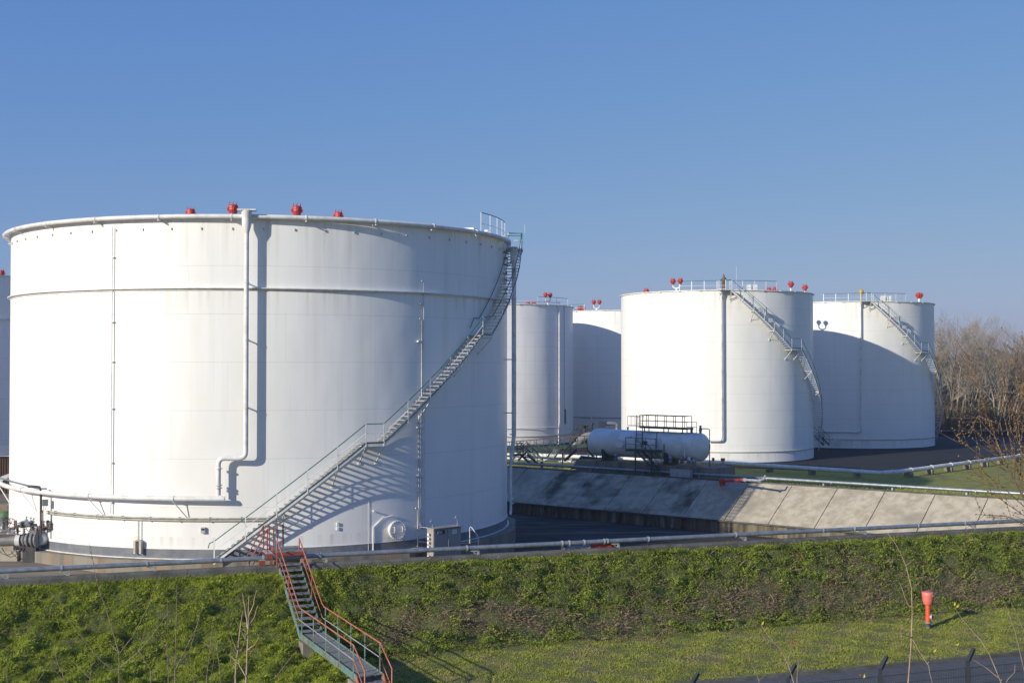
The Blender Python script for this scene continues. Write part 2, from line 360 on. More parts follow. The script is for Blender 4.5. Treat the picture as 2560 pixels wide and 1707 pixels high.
# ------------------------------------------------------------------ storage tanks
def pol(phi, rho, z): return Vector((rho*math.sin(R_(phi)), -rho*math.cos(R_(phi)), z))
def arc(p0, p1, rho, z, step=2.0):
    n = max(2, int(abs(p1-p0)/step)+1); return [pol(p0+(p1-p0)*i/(n-1), rho, z) for i in range(n)]
def phi_px(c, rho, px):                   # angle at which photo column px meets the near side of the cylinder
    t = (px-1280)/F_; a = t*t+1; b_ = -2*(t*c[0]+c[1]); cc = c[0]**2+c[1]**2-rho**2
    s_ = max(0, b_*b_-4*a*cc); y = (-b_-math.sqrt(s_))/(2*a)
    return math.degrees(math.atan2(t*y-c[0], -(y-c[1])))
def zpx(py, Y): return W(1280, py, Y).z
def shell(root, R, H, m, seg=160, rise=.6, z0=0.0, roofmat=None):
    b = MB(); vs = []; fs = []
    for z in (z0, H): vs += [pol(360*k/seg, R, z) for k in range(seg)]
    for k in range(seg): l = (k+1) % seg; fs.append((k, l, seg+l, seg+k))
    b.add(vs, fs, True); b.build('shell', m, root)
    r = MB(); vs = []; fs = []
    rr = [R+.06, R*.8, R*.5, R*.2, .01]
    for q in rr: vs += [pol(360*k/seg, q, H+rise*(1-(q/R)**1.7) if q < R else H) for k in range(seg)]
    for i in range(4):
        for k in range(seg): l = (k+1) % seg; fs.append((i*seg+k, i*seg+l, (i+1)*seg+l, (i+1)*seg+k))
    r.add(vs, fs, True); r.build('roof', roofmat or M['white'], root)
def ring_box(R, z, w, h, seg=160):
    b = MB(); vs = []; fs = []
    for r_, zz in ((R, z-h/2), (R+w, z-h/2), (R+w, z+h/2), (R, z+h/2)): vs += [pol(360*k/seg, r_, zz) for k in range(seg)]
    for i in range(3):
        for k in range(seg): l = (k+1) % seg; fs.append((i*seg+k, i*seg+l, (i+1)*seg+l, (i+1)*seg+k))
    return b.add(vs, fs)
def stairs(root, R, way, width=.85, gap=.12, riser=.2, ph_extra=True, railtop='green', toplat=None, inner_from=None, post_step=1.9, wedge=1.0):
    """helical stair round the shell; way = ascending (phi, z) points, level pieces are landings"""
    r0, r1 = R+gap, R+gap+width; rm = (r0+r1)/2
    def path(rho, dz_=0.0, i0=0):
        P = []
        for (p, z), (q, y) in zip(way[i0:], way[i0+1:]):
            n = max(2, int(abs(q-p)/1.5)+1)
            P += [pol(p+(q-p)*k/n, rho, z+(y-z)*k/n+dz_) for k in range(n)]
        P.append(pol(way[-1][0], rho, way[-1][1]+dz_)); return P
    st = MB(); st.sweep(path(r1, -.06), .035, .24); st.sweep(path(r0, -.06), .03, .20)
    root_st = st.build('staircase', M['white'], root)
    MB().sweep(path(r1+.022, .035), .03, .07).build('edge_strip', M['darkgreen'], root_st)
    proto = None; pol0 = None
    # treads: same mesh turned about the tank axis (one per side of travel)
    for (p, z), (q, y) in zip(way, way[1:]):
        if abs(y-z) < .05:
            n = max(2, int(abs(q-p)/1.0)); b = MB()
            for k in range(n):
                a0, a1 = p+(q-p)*k/n, p+(q-p)*(k+1)/n
                b.add([pol(a0, r0, z), pol(a0, r1, z), pol(a1, r1, z), pol(a1, r0, z), pol(a0, r0, z-.06), pol(a0, r1, z-.06), pol(a1, r1, z-.06), pol(a1, r0, z-.06)],
                      [(0, 1, 2, 3), (7, 6, 5, 4), (1, 5, 6, 2), (0, 3, 7, 4), (0, 4, 5, 1), (3, 2, 6, 7)])
            b.build('landing', M['grating'], root_st); continue
        n = int(round(abs(y-z)/riser))
        for k in range(n):
            a = p+(q-p)*(k+.5)/n; zz = z+(y-z)*(k+.75)/n
            if proto is None:
                b = MB(); b.box((0, -rm, 0), (.24, width, .045)); proto = b.build('tread', M['galvlight'], root_st); o = proto
            else: o = dup(proto, root_st)
            o.location = (0, 0, zz); o.rotation_euler = (0, 0, R_(a))
    # rails
    MB().tube(path(r1, 1.08), .028, 6).build('handrail', M[railtop], root_st)
    MB().tube(path(r1, .56), .018, 5).build('middle_rail', M['white'], root_st)
    if inner_from is not None:
        MB().tube(path(r0, 1.08, inner_from), .026, 6).build('handrail', M[railtop], root_st)
    # posts and brackets
    pp = None; pb = None
    for (p, z), (q, y) in zip(way, way[1:]):
        L = math.hypot(math.radians(abs(q-p))*r1, y-z); n = max(1, int(round(L/post_step)))
        for k in range(n+1 if (q, y) == way[-1] else n):
            a = p+(q-p)*k/n; zz = z+(y-z)*k/n
            if pp is None:
                b = MB(); b.box((0, -r1-.03, .46), (.06, .02, 1.28)); pp = b.build('post', M['white'], root_st); o = pp
            else: o = dup(pp, root_st)
            o.location = (0, 0, zz); o.rotation_euler = (0, 0, R_(a))
            if zz > 1.6 and k % 2 == 0:
                if pb is None:
                    b = MB(); b.bar((0, -r1, -.2), (0, -R, -1.15), .06, .04); b.bar((0, -r1, -.18), (0, -R, -.18), .05, .05); b.box((0, -R-.02, -1.15), (.16, .05, .2)); pb = b.build('bracket', M['white'], root_st); o = pb
                else: o = dup(pb, root_st)
                o.location = (0, 0, zz); o.rotation_euler = (0, 0, R_(a))
    return root_st, r0, r1
def red_head(b, c, s=1.0, axis=(0, 0, 1)):
    b.lathe(c, [(.07*s, 0), (.11*s, .06*s), (.19*s, .16*s), (.25*s, .30*s), (.27*s, .33*s), (.27*s, .42*s), (.25*s, .45*s), (.25*s, .54*s), (.19*s, .60*s), (.06*s, .62*s)], 12, axis, smooth=False)
    a = Vector(axis).normalized(); u = a.orthogonal().normalized(); w = a.cross(u)
    for k in range(6):
        d = u*math.cos(k*1.047)+w*math.sin(k*1.047)
        b.box(Vector(c)+a*.38*s+d*.29*s, (.07*s, .07*s, .12*s)); b.tube([Vector(c)+a*.58*s+d*.2*s, Vector(c)+a*.74*s+d*.2*s], .014*s, 4)
def twin(root, phi, R, H, s=.95, h=.5):    # twin foam pourer on a forked white pipe
    c = pol(phi, R, H); tdir = Vector((math.cos(R_(phi)), math.sin(R_(phi)), 0))
    b = MB(); b.lathe(c-Vector((0, 0, .1)), [(.13, 0), (.13, .35), (.1, .4)], 8)
    for sg in (-1, 1):
        b.tube([c+Vector((0, 0, .3)), c+tdir*.22*sg+Vector((0, 0, .34)), c+tdir*.42*sg+Vector((0, 0, .5)), c+tdir*.44*sg+Vector((0, 0, h+.32))], .085, 8)
    o = b.build('forked_pipe', M['white'], root)
    for sg in (-1, 1):
        h_ = MB(); red_head(h_, c+tdir*.44*sg+Vector((0, 0, h+.25)), s*1.05); h_.build('foam_pourer', M['red'], o)
def railing(root, p0, p1, R, z, n, hh=1.05, mid=True, top='green'):
    P = arc(p0, p1, R, z+hh); o = MB().tube(P, .03, 5).build('roof_railing', M[top], root)
    if mid: MB().tube(arc(p0, p1, R, z+hh*.5), .02, 5).build('middle_rail', M['white'], o)
    for k in range(n):
        a = p0+(p1-p0)*k/(n-1)
        b = MB(); b.box((0, -R, hh/2), (.08, .03, hh)); q = b.build('post', M['white'], o); q.location = (0, 0, z); q.rotation_euler = (0, 0, R_(a))
    return o
def downpipe(root, R, phi, ztop, pts, r=.13, off=.55, m='white', brk=(), hopper=True, hs=1.0):
    """pts: further (phi, z) points, the pipe keeps its distance from the shell"""
    P = [pol(phi, R+off, ztop)]
    def bend(a, b_, c_, k=.35):
        d1 = (b_-a).normalized(); d2 = (c_-b_).normalized(); out = []
        for i in range(6):
            t = i/5; out.append((b_-d1*k)*(1-t)**2+b_*2*t*(1-t)+(b_+d2*k)*t*t)
        return out
    raw = [pol(phi, R+off, ztop)]+[pol(a, R+off, z) for a, z in pts]
    for i in range(1, len(raw)-1): P += bend(raw[i-1], raw[i], raw[i+1])
    P.append(raw[-1])
    o = MB().tube(P, r, 14).build('downpipe', M[m], root)
    for z in brk:
        b = MB(); c = pol(phi, R+off, z); b.lathe(c-Vector((0, 0, .03)), [(r+.025, 0), (r+.025, .06)], 12); b.bar(c, pol(phi, R, z), .05, .07); b.build('pipe_bracket', M['white'], o)
    if hopper:
        c = pol(phi, R+off, ztop-.1); b = MB(); b.lathe(c, [(r, -.45*hs), (.26*hs, 0), (.27*hs, .55*hs), (.3*hs, .7*hs), (.3*hs, .8*hs)], 14)
        b.box(c+Vector((0, 0, .82*hs))+pol(phi, -.1, 0), (1.0*hs, .75*hs, .07), (math.cos(R_(phi)), math.sin(R_(phi)), 0)); b.build('hopper', M[m], o)
    return o

# ---- the large near tank
T1 = (-16.5, 86.36); R1, H1 = 16.17, 18.72
t1 = empty('storage_tank', (*T1, 0), 'huge white storage tank in the foreground with outer staircase and grey base band', 'storage tank')
shell(t1, R1, H1, M['tank1'], 256, .7)
ring_box(R1, .26, .012, .52, 256).build('base_band', M['band'], t1)
ring_box(R1, .55, .03, .03, 256).build('band_trim', M['white'], t1)
ring_box(R1, .02, .12, .05, 256).build('foot_ring', M['white'], t1)
ring_box(R1, 14.83, .20, .05, 256).build('wind_girder', M['white'], t1)
ring_box(R1, 14.78, .05, .14, 256).build('girder_web', M['white'], t1)
ring_box(R1, H1+.01, .14, .05, 256).build('rim_angle', M['white'], t1)
n18 = 18; pg = [pol(-41+20*k, 16.95, 0) for k in range(n18)]
MB().prism([(p.x, p.y) for p in pg], -2.0, -.02).build('plinth', M['plinth'], t1)
# foam ring main on the rim
fm = MB(); P = [pol(-84, R1+.02, H1-.55), pol(-86, R1+.3, H1-.35), pol(-85.5, R1+.42, H1-.05)]+arc(-84, 80, R1+.36, H1+.02)+[pol(81.5, R1+.34, H1), pol(82.2, R1+.3, H1-.3), pol(82.3, R1+.15, H1-.45)]
fmo = fm.tube(P, .125, 12).build('foam_main', M['white'], t1)
for a in list(range(-80, 80, 14)):
    b = MB(); b.bar(pol(a, R1, H1-.18), pol(a, R1+.5, H1-.18), .06, .06); b.lathe(pol(a, R1+.36, H1+.02), [(.155, -.04), (.155, .04)], 12, (math.cos(R_(a)), math.sin(R_(a)), 0)); b.build('pipe_clamp', M['white'], fmo)
for a in range(-88, 90, 6):
    MB().box((0, -R1-.03, 0), (.05, .07, .13)).build('lug', M['galvlight'], t1, pol(0, 0, H1-.62)).rotation_euler = (0, 0, R_(a+2))
for px, dr in ((475, 1.9), (581, .35), (741, .35), (845, 1.9)):
    a = phi_px(T1, R1-dr, px); c = pol(a, R1-dr, H1+.02-(-.08 if dr > 1 else -.05)); b = MB(); red_head(b, c, 1.0 if dr > 1 else 1.12); b.build('foam_pourer', M['red'], t1)
dp = downpipe(t1, R1, 6.9, 18.35, [(6.9, 5.55), (1.9, 5.55), (1.9, 3.55)], .135, .55, brk=(15.1, 12.0, 8.3))
for z in (5.0, 4.1, 3.95): MB().lathe(pol(1.9, R1+.55, z), [(.21, -.025), (.21, .025)], 12).build('flange', M['white'], dp)
# lower ring pipe with V brackets
rp = MB().tube(arc(3.1, -112, R1+.55, 3.36), .135, 12).build('ring_pipe', M['white'], t1)
for a in (-6.5, -24.5, -46, -66, -88):
    b = MB(); e = pol(a, R1+.62, 3.2); b.bar(pol(a, R1, 3.18), e, .05); b.bar(e, pol(a+2.5, R1, 2.1), .05); b.bar(e, pol(a+2.5, R1, 3.18), .04)
    b.lathe(pol(a, R1+.55, 3.36), [(.165, -.03), (.165, .03)], 12, (math.cos(R_(a)), math.sin(R_(a)), 0)); b.build('pipe_bracket', M['white'], rp)
# cable tray round the foot
b = MB()
for zz in (2.12, 2.24): b.tube(arc(-39, 12.5, R1+.12, zz, 1.5), .045, 6)
tr = b.build('cable_tray', M['offwhite'], t1)
for a in range(-36, 12, 6): MB().box(pol(a, R1+.08, 2.18), (.05, .16, .26), (math.cos(R_(a)), math.sin(R_(a)), 0)).build('tray_clip', M['galv'], tr)
# twin conduits on the left
for a, top in ((-20.6, 18.3),):
    c_ = MB().tube([pol(a, R1+.13, top), pol(a, R1+.13, 2.4)], .03, 6).build('conduit', M['white'], t1)
    for z in (16.6, 13, 10.8, 8.2, 5.2, 3.0): MB().box(pol(a, R1+.08, z), (.2, .16, .05), (math.cos(R_(a)), math.sin(R_(a)), 0)).build('clip', M['white'], c_)
# conduit and box near the foot
MB().tube([pol(-14.6, R1+.05, 2.1), pol(-14.6, R1+.05, .9)], .02, 5).build('conduit', M['offwhite'], t1)
MB().tube([pol(-13.9, R1+.05, 2.1), pol(-13.9, R1+.05, .9)], .02, 5).build('conduit', M['white'], t1)
b = MB(); b.box(pol(-14.9, R1+.14, .62), (.13, .28, .7), (math.cos(R_(-14.9)), math.sin(R_(-14.9)), 0)); b.box(pol(-13.7, R1+.14, .62), (.13, .28, .7), (math.cos(R_(-13.7)), math.sin(R_(-13.7)), 0)); b.box(pol(-14.3, R1+.1, .98), (.3, .2, .07)); b.build('heater_box', M['offwhite'], t1)
b = MB(); b.box(pol(-1.3, R1+.08, 1.6), (.24, .15, .32)); jb = b.build('junction_box', M['galvlight'], t1); MB().box(pol(-1.3, R1+.17, 1.66), (.16, .02, .09)).build('window', M['black'], jb)
for a, z in ((24.7, 1.75), (24.7, 1.5)): MB().box(pol(a, R1+.04, z), (.13, .08, .17), (math.cos(R_(a)), math.sin(R_(a)), 0)).build('sample_plate', M['white'], t1)
# man way
ma = 37.2; nrm = pol(ma, 1, 0)
b = MB(); b.lathe(pol(ma, R1-.05, 1.22), [(.44, 0), (.44, .3), (.56, .3), (.56, .36), (.56, .40), (.54, .42)], 32, nrm, smooth=False); mw = b.build('manway', M['white'], t1)
b = MB(); tx = Vector((math.cos(R_(ma)), math.sin(R_(ma)), 0))
for k in range(20):
    t = k*math.pi/10; MB().box(pol(ma, R1+.37, 1.22)+tx*math.cos(t)*.5+Vector((0, 0, math.sin(t)*.5)), (.05, .05, .05), tx).build('bolt', M['white'], mw)
for sg in (-1, 1):
    c = pol(ma, R1+.36, 1.25)+tx*.26*sg; MB().tube([c-Vector((0, 0, .15)), c-Vector((0, 0, .15))+nrm*.1, c+Vector((0, 0, .15))+nrm*.1, c+Vector((0, 0, .15))], .024, 5).build('grip', M['white'], mw)
b = MB(); a_ = ma-5.0; b.tube([pol(a_, R1+.06, .05), pol(a_, R1+.06, 1.2), pol(a_, R1+.06, 1.45), pol(a_+2.2, R1+.06, 1.95), pol(a_+4.6, R1+.06, 2.02)], .04, 6); b.build('davit_pipe', M['white'], mw)
b = MB(); b.lathe(pol(32.3, R1, 2.35), [(.045, 0), (.045, .12), (.08, .12), (.08, .18)], 8, pol(32.3, 1, 0)); b.build('nozzle', M['white'], t1)
b = MB(); b.tube([pol(31.2, R1+.03, .1), pol(31.2, R1+.03, 3.1), ], .012, 4); b.build('earth_strip', M['white'], t1)
# instrument lines up the shell
ga = 43.9
for da, z0, z1, bend_ in ((-.5, 1.1, 13.3, 1), (.05, 1.1, 15.5, 1), (.65, 1.1, 8.5, 0), (-.95, 1.5, 7.0, 0)):
    P = [pol(ga+da, R1+.1, z0), pol(ga+da, R1+.1, 7.3)] + ([pol(ga+da+.25, R1+.1, 7.8), pol(ga+da+.25, R1+.1, z1), pol(ga+da-.3, R1+.1, z1+.02)] if bend_ else [pol(ga+da, R1+.1, z1)])
    g = MB().tube(P, .03 if bend_ else .02, 6).build('instrument_line', M['white'], t1)
    if bend_:
        for z in (4.2, 7.0, z1-1.3): MB().box(pol(ga+da-.2, R1+.07, z), (.3, .14, .09), (math.cos(R_(ga)), math.sin(R_(ga)), 0)).build('clip', M['white'], g)
b = MB(); b.tube([pol(ga-1.9, R1+.14, 2.35), pol(ga-1.3, R1+.14, 2.35), pol(ga-1.3, R1+.14, 0.1)], .04, 6)
for z in (1.05, .62, .2, -.2): b.tube([pol(ga-1.0, R1+.15, z+.2), pol(ga+.8, R1+.35, z+.12), pol(ga+3.2, R1+1.0, z)], .03, 6)
for k in range(4): b.lathe(pol(ga-1.0+k*.55, R1+.12, 1.22), [(.05, 0), (.06, .1), (.03, .14)], 6)
b.build('sampling_manifold', M['white'], t1)
# stair of the large tank
SW = [(1.5, .05), (29.2, 6.25), (32.9, 6.25), (59.2, 12.45), (62.8, 12.45), (87.0, 18.3)]
st1, ra, rb = stairs(t1, R1, SW, inner_from=4, riser=.215)
b = MB(); b.tube([pol(62.8, ra, 13.5), pol(60.4, ra, 13.5), pol(59, ra, 12.9)], .026, 6); b.build('rail_return', M['green'], st1)
b = MB(); b.tube([pol(.4, rb, .75), pol(.6, rb, 1.0), pol(1.5, rb, 1.13)], .028, 6); b.build('rail_end', M['green'], st1)
# top platform
b = MB(); b.sweep(arc(86.5, 93, R1+.52, 18.35, 1), 1.1, .08); tp = b.build('top_platform', M['grating'], t1)
b = MB(); b.bar(pol(87, R1, 17.3), pol(87, R1+1.02, 18.25), .07); b.bar(pol(92.5, R1, 17.3), pol(92.5, R1+1.02, 18.25), .07)
b.box(pol(90, R1+.6, 17.75), (.9, .06, 1.0), (0, 0, 1), None, None) if 0 else None; b.build('platform_strut', M['white'], tp)
b = MB(); top = arc(87, 93, R1+1.02, 19.45, 2); b.tube([pol(86.8, R1+.1, 19.45)]+[pol(86.8, R1+.6, 19.45)], .025, 6); b.tube(top+[pol(93, R1, 19.45)], .028, 6); b.tube([pol(86.8, R1+.1, 19.43), pol(86.9, R1+1.02, 19.43)], .026, 6); b.build('platform_handrail', M['green'], tp)
b = MB(); b.tube([pol(86.8, R1+.1, 18.95), pol(86.9, R1+1.02, 18.95)], .025, 5); b.tube(arc(87, 93, R1+1.02, 18.95, 2), .02, 5); b.build('middle_rail', M['white'], tp)
for a, rr in ((86.8, R1+.1), (87, R1+1.02), (93, R1+1.02), (93, R1+.1)): MB().bar(pol(a, rr, 18.3), pol(a, rr, 19.45), .06).build('post', M['green'] if rr > R1+1 else M['white'], tp)
MB().tube([pol(89, R1+1.2, 19.4), pol(89, R1+1.2, 20.1)], .015, 4).build('antenna', M['white'], tp)
rl = railing(t1, phi_px(T1, R1-.1, 1203), 85.5, R1-.1, H1+.05, 5, 1.35)
b = MB(); b.box(pol(72, R1-1.6, H1+.35), (.9, .7, .6), (math.cos(R_(72)), math.sin(R_(72)), 0)); b.build('roof_hatch', M['white'], t1)
b = MB(); b.box(pol(79, R1-1.0, H1+.3), (.3, .3, .6)); b.lathe(pol(79, R1-1.0, H1+.6), [(.2, 0), (.2, .12)], 8); b.build('vent', M['white'], t1)
downpipe(t1, R1, 82, 17.7, [(82, 6.0)], .15, .62, brk=(15, 11, 7.5), hs=.9)
b = MB(); b.tube([pol(81.2, R1+.45, 4.6), pol(81.2, R1+.45, 1.2), pol(80.6, R1+.45, .9)], .08, 8)
for z in (6.1, 5.2, 4.9, 1.9, 1.6): b.lathe(pol(81.4, R1+.5, z), [(.14, -.03), (.14, .03)], 10)
b.tube([pol(82, R1+.62, 6.0), pol(81.6, R1+.55, 5.3), pol(81.2, R1+.45, 4.6)], .13, 10); b.build('downpipe', M['white'], t1)
downpipe(t1, R1, -96, 17.6, [(-96, 4)], .13, .55, brk=(15, 11, 7.5))
b = MB()
for k, z in enumerate((18.0, 17.6, 17.2, 16.6, 16.2, 15.6, 15.3)): b.lathe(pol(80+.4*(k % 3), R1, z), [(.05, 0), (.05, .2), (.09, .2), (.09, .26)], 8, pol(80, 1, 0))
b.build('instrument_nozzle', M['galv'], t1)

# ---- the five smaller tanks
R2, H2 = 10.98, 18.75
def small_tank(cx, cy, label, full=True, dpphi=-6.0, rails=(-30, 40), Rr=R2, H=H2, base='darkband', z0=.02):
    t = empty('storage_tank', (cx, cy, z0), label, 'storage tank')
    shell(t, Rr, H, M['tank2'], 128, .55)
    ring_box(Rr, .12, .02, .24, 128).build('base_band', M[base], t)
    ring_box(Rr, 1.35, .10, .09, 128).build('foot_ring', M['offwhite'], t)
    ring_box(Rr, H, .13, .10, 128).build('rim_angle', M['white'], t)
    for a in range(-90, 91, 12): MB().box(pol(a, Rr+.16, H-.02), (.3, .06, .1), (math.cos(R_(a)), math.sin(R_(a)), 0)).build('rim_clamp', M['white'], t)
    return t
def helix(t, Rr):
    SW2 = [(92, 1.0), (41.2, 12.5), (33.6, 12.5), (-1, 18.7)]
    s_, r0, r1 = stairs(t, Rr, SW2, riser=.22, post_step=1.6)
    b = MB(); b.sweep(arc(-1, -7.5, Rr+.55, 18.7, 1), .9, .06); pf = b.build('top_platform', M['grating'], t)
    b = MB(); b.tube([pol(-1, Rr+1, 19.8), pol(-7.5, Rr+1, 19.8), pol(-7.5, Rr, 19.8)], .03, 6); b.build('platform_handrail', M['green'], pf)
    for a in (-1, -4.2, -7.5): MB().box(pol(a, Rr+1, 19.25), (.07, .03, 1.15)).build('post', M['white'], pf)
    b = MB()
    for a in (-1.5, -7): b.bar(pol(a, Rr+1, 18.6), pol(a, Rr, 17.7), .06)
    b.build('platform_strut', M['white'], pf)
    b = MB(); b.box(pol(14.5, Rr+.9, 16.6), (.45, .5, .45)); b.box(pol(20, Rr+.9, 15.5), (.4, .4, .4)); b.build('lamp_housing', M['galvlight'], s_)
C_ = (23.7, 148.6); D_ = (45.3, 172.3)
tc_ = small_tank(*C_, 'white storage tank with spiral stair directly behind the horizontal grey vessel')
helix(tc_, R2)
railing(tc_, phi_px(C_, R2, 1697), phi_px(C_, R2, 1946), R2-.25, H2, 9)
downpipe(tc_, R2, phi_px(C_, R2+.5, 1804), 18.3, [(phi_px(C_, R2+.5, 1804), 2.6), (phi_px(C_, R2+.5, 1770), 2.6)], .13, .4, brk=(13, 10, 7, 4), hs=.8)
twin(tc_, 132, R2-.3, H2, 1.0, .5)
twin(tc_, phi_px(C_, R2-.2, 1691), R2-.3, H2, 1.0, .45)
ro = MB(); ro.lathe(pol(phi_px(C_, R2-1, 1810), R2-1, H2), [(.22, 0), (.22, 1.1), (.3, 1.15), (.3, 1.3), (.12, 1.5), (.05, 1.8)], 10); ro.build('breather_vent', M['rust'], tc_)
for px, rr in ((1978, R2-.3), (2038, R2-.9)):
    a = phi_px(C_, rr, px); c = pol(a, rr, H2); b = MB(); b.lathe(c, [(.17, 0), (.11, .1), (.11, .4)], 8); o = b.build('stand_pipe', M['white'], tc_)
    b = MB(); red_head(b, c+Vector((0, 0, .38)), 1.15); b.build('foam_pourer', M['red'], o)
c = pol(phi_px(C_, R2-1.5, 1616), R2-1.5, H2); b = MB(); red_head(b, c-Vector((0, 0, .15)), 1.1); b.build('foam_pourer', M['red'], tc_)
b = MB()
for px in (1872, 1888): a = phi_px(C_, R2-.8, px); b.box(pol(a, R2-.8, H2+.35), (.45, .4, .6))
b.build('roof_hatch', M['white'], tc_)
b = MB(); b.tube([pol(3, R2-.5, H2), pol(3, R2-.5, H2+2.6)], .02, 4); b.build('lightning_rod', M['white'], tc_)

td_ = small_tank(*D_, 'white storage tank farthest right beside the bare trees, upper part sunlit above a curved shadow')
helix(td_, R2)
railing(td_, phi_px(D_, R2, 2058), phi_px(D_, R2, 2269), R2-.25, H2, 8)
a = phi_px(D_, R2+.3, 2152); downpipe(td_, R2, a, 18.3, [(a, 2.3), (phi_px(D_, R2+.3, 2050), 2.3)], .1, .3, brk=(13, 10, 7, 4), hs=.6)
a = phi_px(D_, R2-.3, 2299); c = pol(a, R2-.3, H2); b = MB(); b.lathe(c, [(.22, 0), (.13, .12), (.13, .5)], 8); o = b.build('stand_pipe', M['white'], td_)
for dx in (-.16, .16): b = MB(); red_head(b, c+Vector((dx, 0, .5)), 1.15); b.build('foam_pourer', M['red'], o)
b = MB(); b.lathe(pol(phi_px(D_, R2-1, 2154), R2-1, H2), [(.12, 0), (.12, .9), (.3, 1.0), (.3, 1.4), (.1, 1.6)], 10); b.build('breather_vent', M['yellow'], td_)
b = MB()
for px in (2208, 2222): a = phi_px(D_, R2-.8, px); b.box(pol(a, R2-.8, H2+.4), (.6, .4, .7))
b.build('roof_hatch', M['white'], td_)
b = MB(); b.lathe(pol(phi_px(D_, R2, 2092), R2-.02, 1.0), [(.45, 0), (.45, .12), (.5, .12), (.5, .16)], 20, pol(-20, 1, 0)); b.build('manway', M['white'], td_)

B_ = (-2.5, 178.5)
tb_ = small_tank(*B_, 'white storage tank half hidden behind the right edge of the large near tank')
a0 = phi_px(B_, R2, 1348); a1 = phi_px(B_, R2, 1424)
railing(tb_, a0, a1, R2-.25, H2, 3)
MB().tube(arc(-60, phi_px(B_, R2, 1398), R2+.12, H2+.35), .06, 6).build('foam_main', M['white'], tb_)
twin(tb_, phi_px(B_, R2-.2, 1371), R2-.3, H2+.15, 1.0, .55)
a = phi_px(B_, R2+.2, 1398); downpipe(tb_, R2, a, 19.0, [(a, 2.9), (a-.6, 2.6), (a-1.0, 0.2)], .09, .2, hopper=False)
MB().tube([pol(a+8, R2+.05, 18.7), pol(a+8, R2+.05, 4.5)], .03, 5).build('conduit', M['galv'], tb_)
MB().box(pol(a+9.5, R2+.06, 3.8), (.3, .1, 2.0), (math.cos(R_(a+9)), math.sin(R_(a+9)), 0)).build('gauge_board', M['valvegrey'], tb_)
MB().tube(arc(-60, a, R2+.18, 2.45), .05, 6).build('foot_pipe', M['white'], tb_)
for px in (1320, 1334): c = pol(phi_px(B_, R2-1.5, px), R2-1.5, H2); b = MB(); red_head(b, c-Vector((0, 0, .2)), 1.0); b.build('foam_pourer', M['red'], tb_)
te_ = small_tank(16.9, 197.5, 'white storage tank farthest back in the middle gap, with an arched shadow')
E_ = (16.9, 197.5)
twin(te_, phi_px(E_, R2-.2, 1491), R2-.3, H2, 1.05, .6)
c = pol(phi_px(E_, R2-1, 1450), R2-1.2, H2); b = MB(); red_head(b, c+Vector((-.2, 0, 0)), 1.2); red_head(b, c+Vector((.35, 0, 0)), 1.2); b.build('foam_pourer', M['red'], te_)
railing(te_, phi_px(E_, R2, 1400), phi_px(E_, R2, 1458), R2-.3, H2, 3, 1.0)
b = MB(); b.tube(arc(-75, 20, R2+.1, 3.1), .05, 6); b.build('foot_pipe', M['galv'], te_)
F2 = (-58.0, 126.7)
tf_ = small_tank(*F2, 'white storage tank cut off by the left edge of the photo', Rr=16.17, z0=0.0)
ring_box(16.17, 14.83, .18, .1, 128).build('wind_girder', M['white'], tf_)
a = phi_px(F2, 15.6, 2); b = MB(); red_head(b, pol(a, 15.6, 18.6), 1.1); b.build('foam_pourer', M['red'], tf_)
# front yard bank on the far left behind the pipework
b = MB(); b.add([(-140, 96, -1.6), (-31.5, 96, -1.6), (-31.5, 96, .25), (-140, 96, .25), (-31.5, 200, .25), (-140, 200, .25), (-31.5, 200, -1.6)], [(0, 1, 2, 3), (3, 2, 4, 5), (1, 6, 4, 2)])
tag(b.build('rear_yard', M['floor']), kind='structure')

# ------------------------------------------------------------------ long grey pipe on the crest
PU = -.2
def ppt(px, z=2.0): return dk(s_at(px, PU), PU, z)
pipe = empty('grey_pipeline', ppt(1280, 0), 'long galvanised grey pipe on short brackets along the kerb in front of the tanks', 'pipeline')
o0 = pipe.location
sA, sB = -60.0, 78.0
P = [DE*(sA+(sB-sA)*i/40-s_at(1280, PU))+Vector((0, 0, 2.0)) for i in range(41)]
MB().tube(P, .108, 14).build('pipe_run', M['galv'], pipe)
for px in (-200, 5, 158, 375, 802, 1182, 1532, 1850, 2150, 2424, 2700):
    c = ppt(px, 0)-o0; b = MB()
    b.box(c+DE*.28+Vector((0, 0, 1.63)), (.09, .09, .42), DE); b.bar(c-DE*.1+Vector((0, 0, 1.86)), c+DE*.32+Vector((0, 0, 1.84)), .09, .05); b.bar(c+DE*.02+Vector((0, 0, 1.82)), c+DE*.26+Vector((0, 0, 1.66)), .05, .03)
    b.box(c+DE*.28+Vector((0, 0, 1.44+.22)), (.2, .2, .02), DE); b.build('pipe_support', M['galvlight'], pipe)
for px in (158, 371, 555, 660, 802, 1168, 1405, 1423, 1460, 1510, 1518, 1620, 1838, 2055, 2133, 2292, 2408):
    c = ppt(px, 2.0)-o0; MB().lathe(c, [(.135, -.035), (.135, .035)], 14, DE).build('clamp', M['galvlight'], pipe)
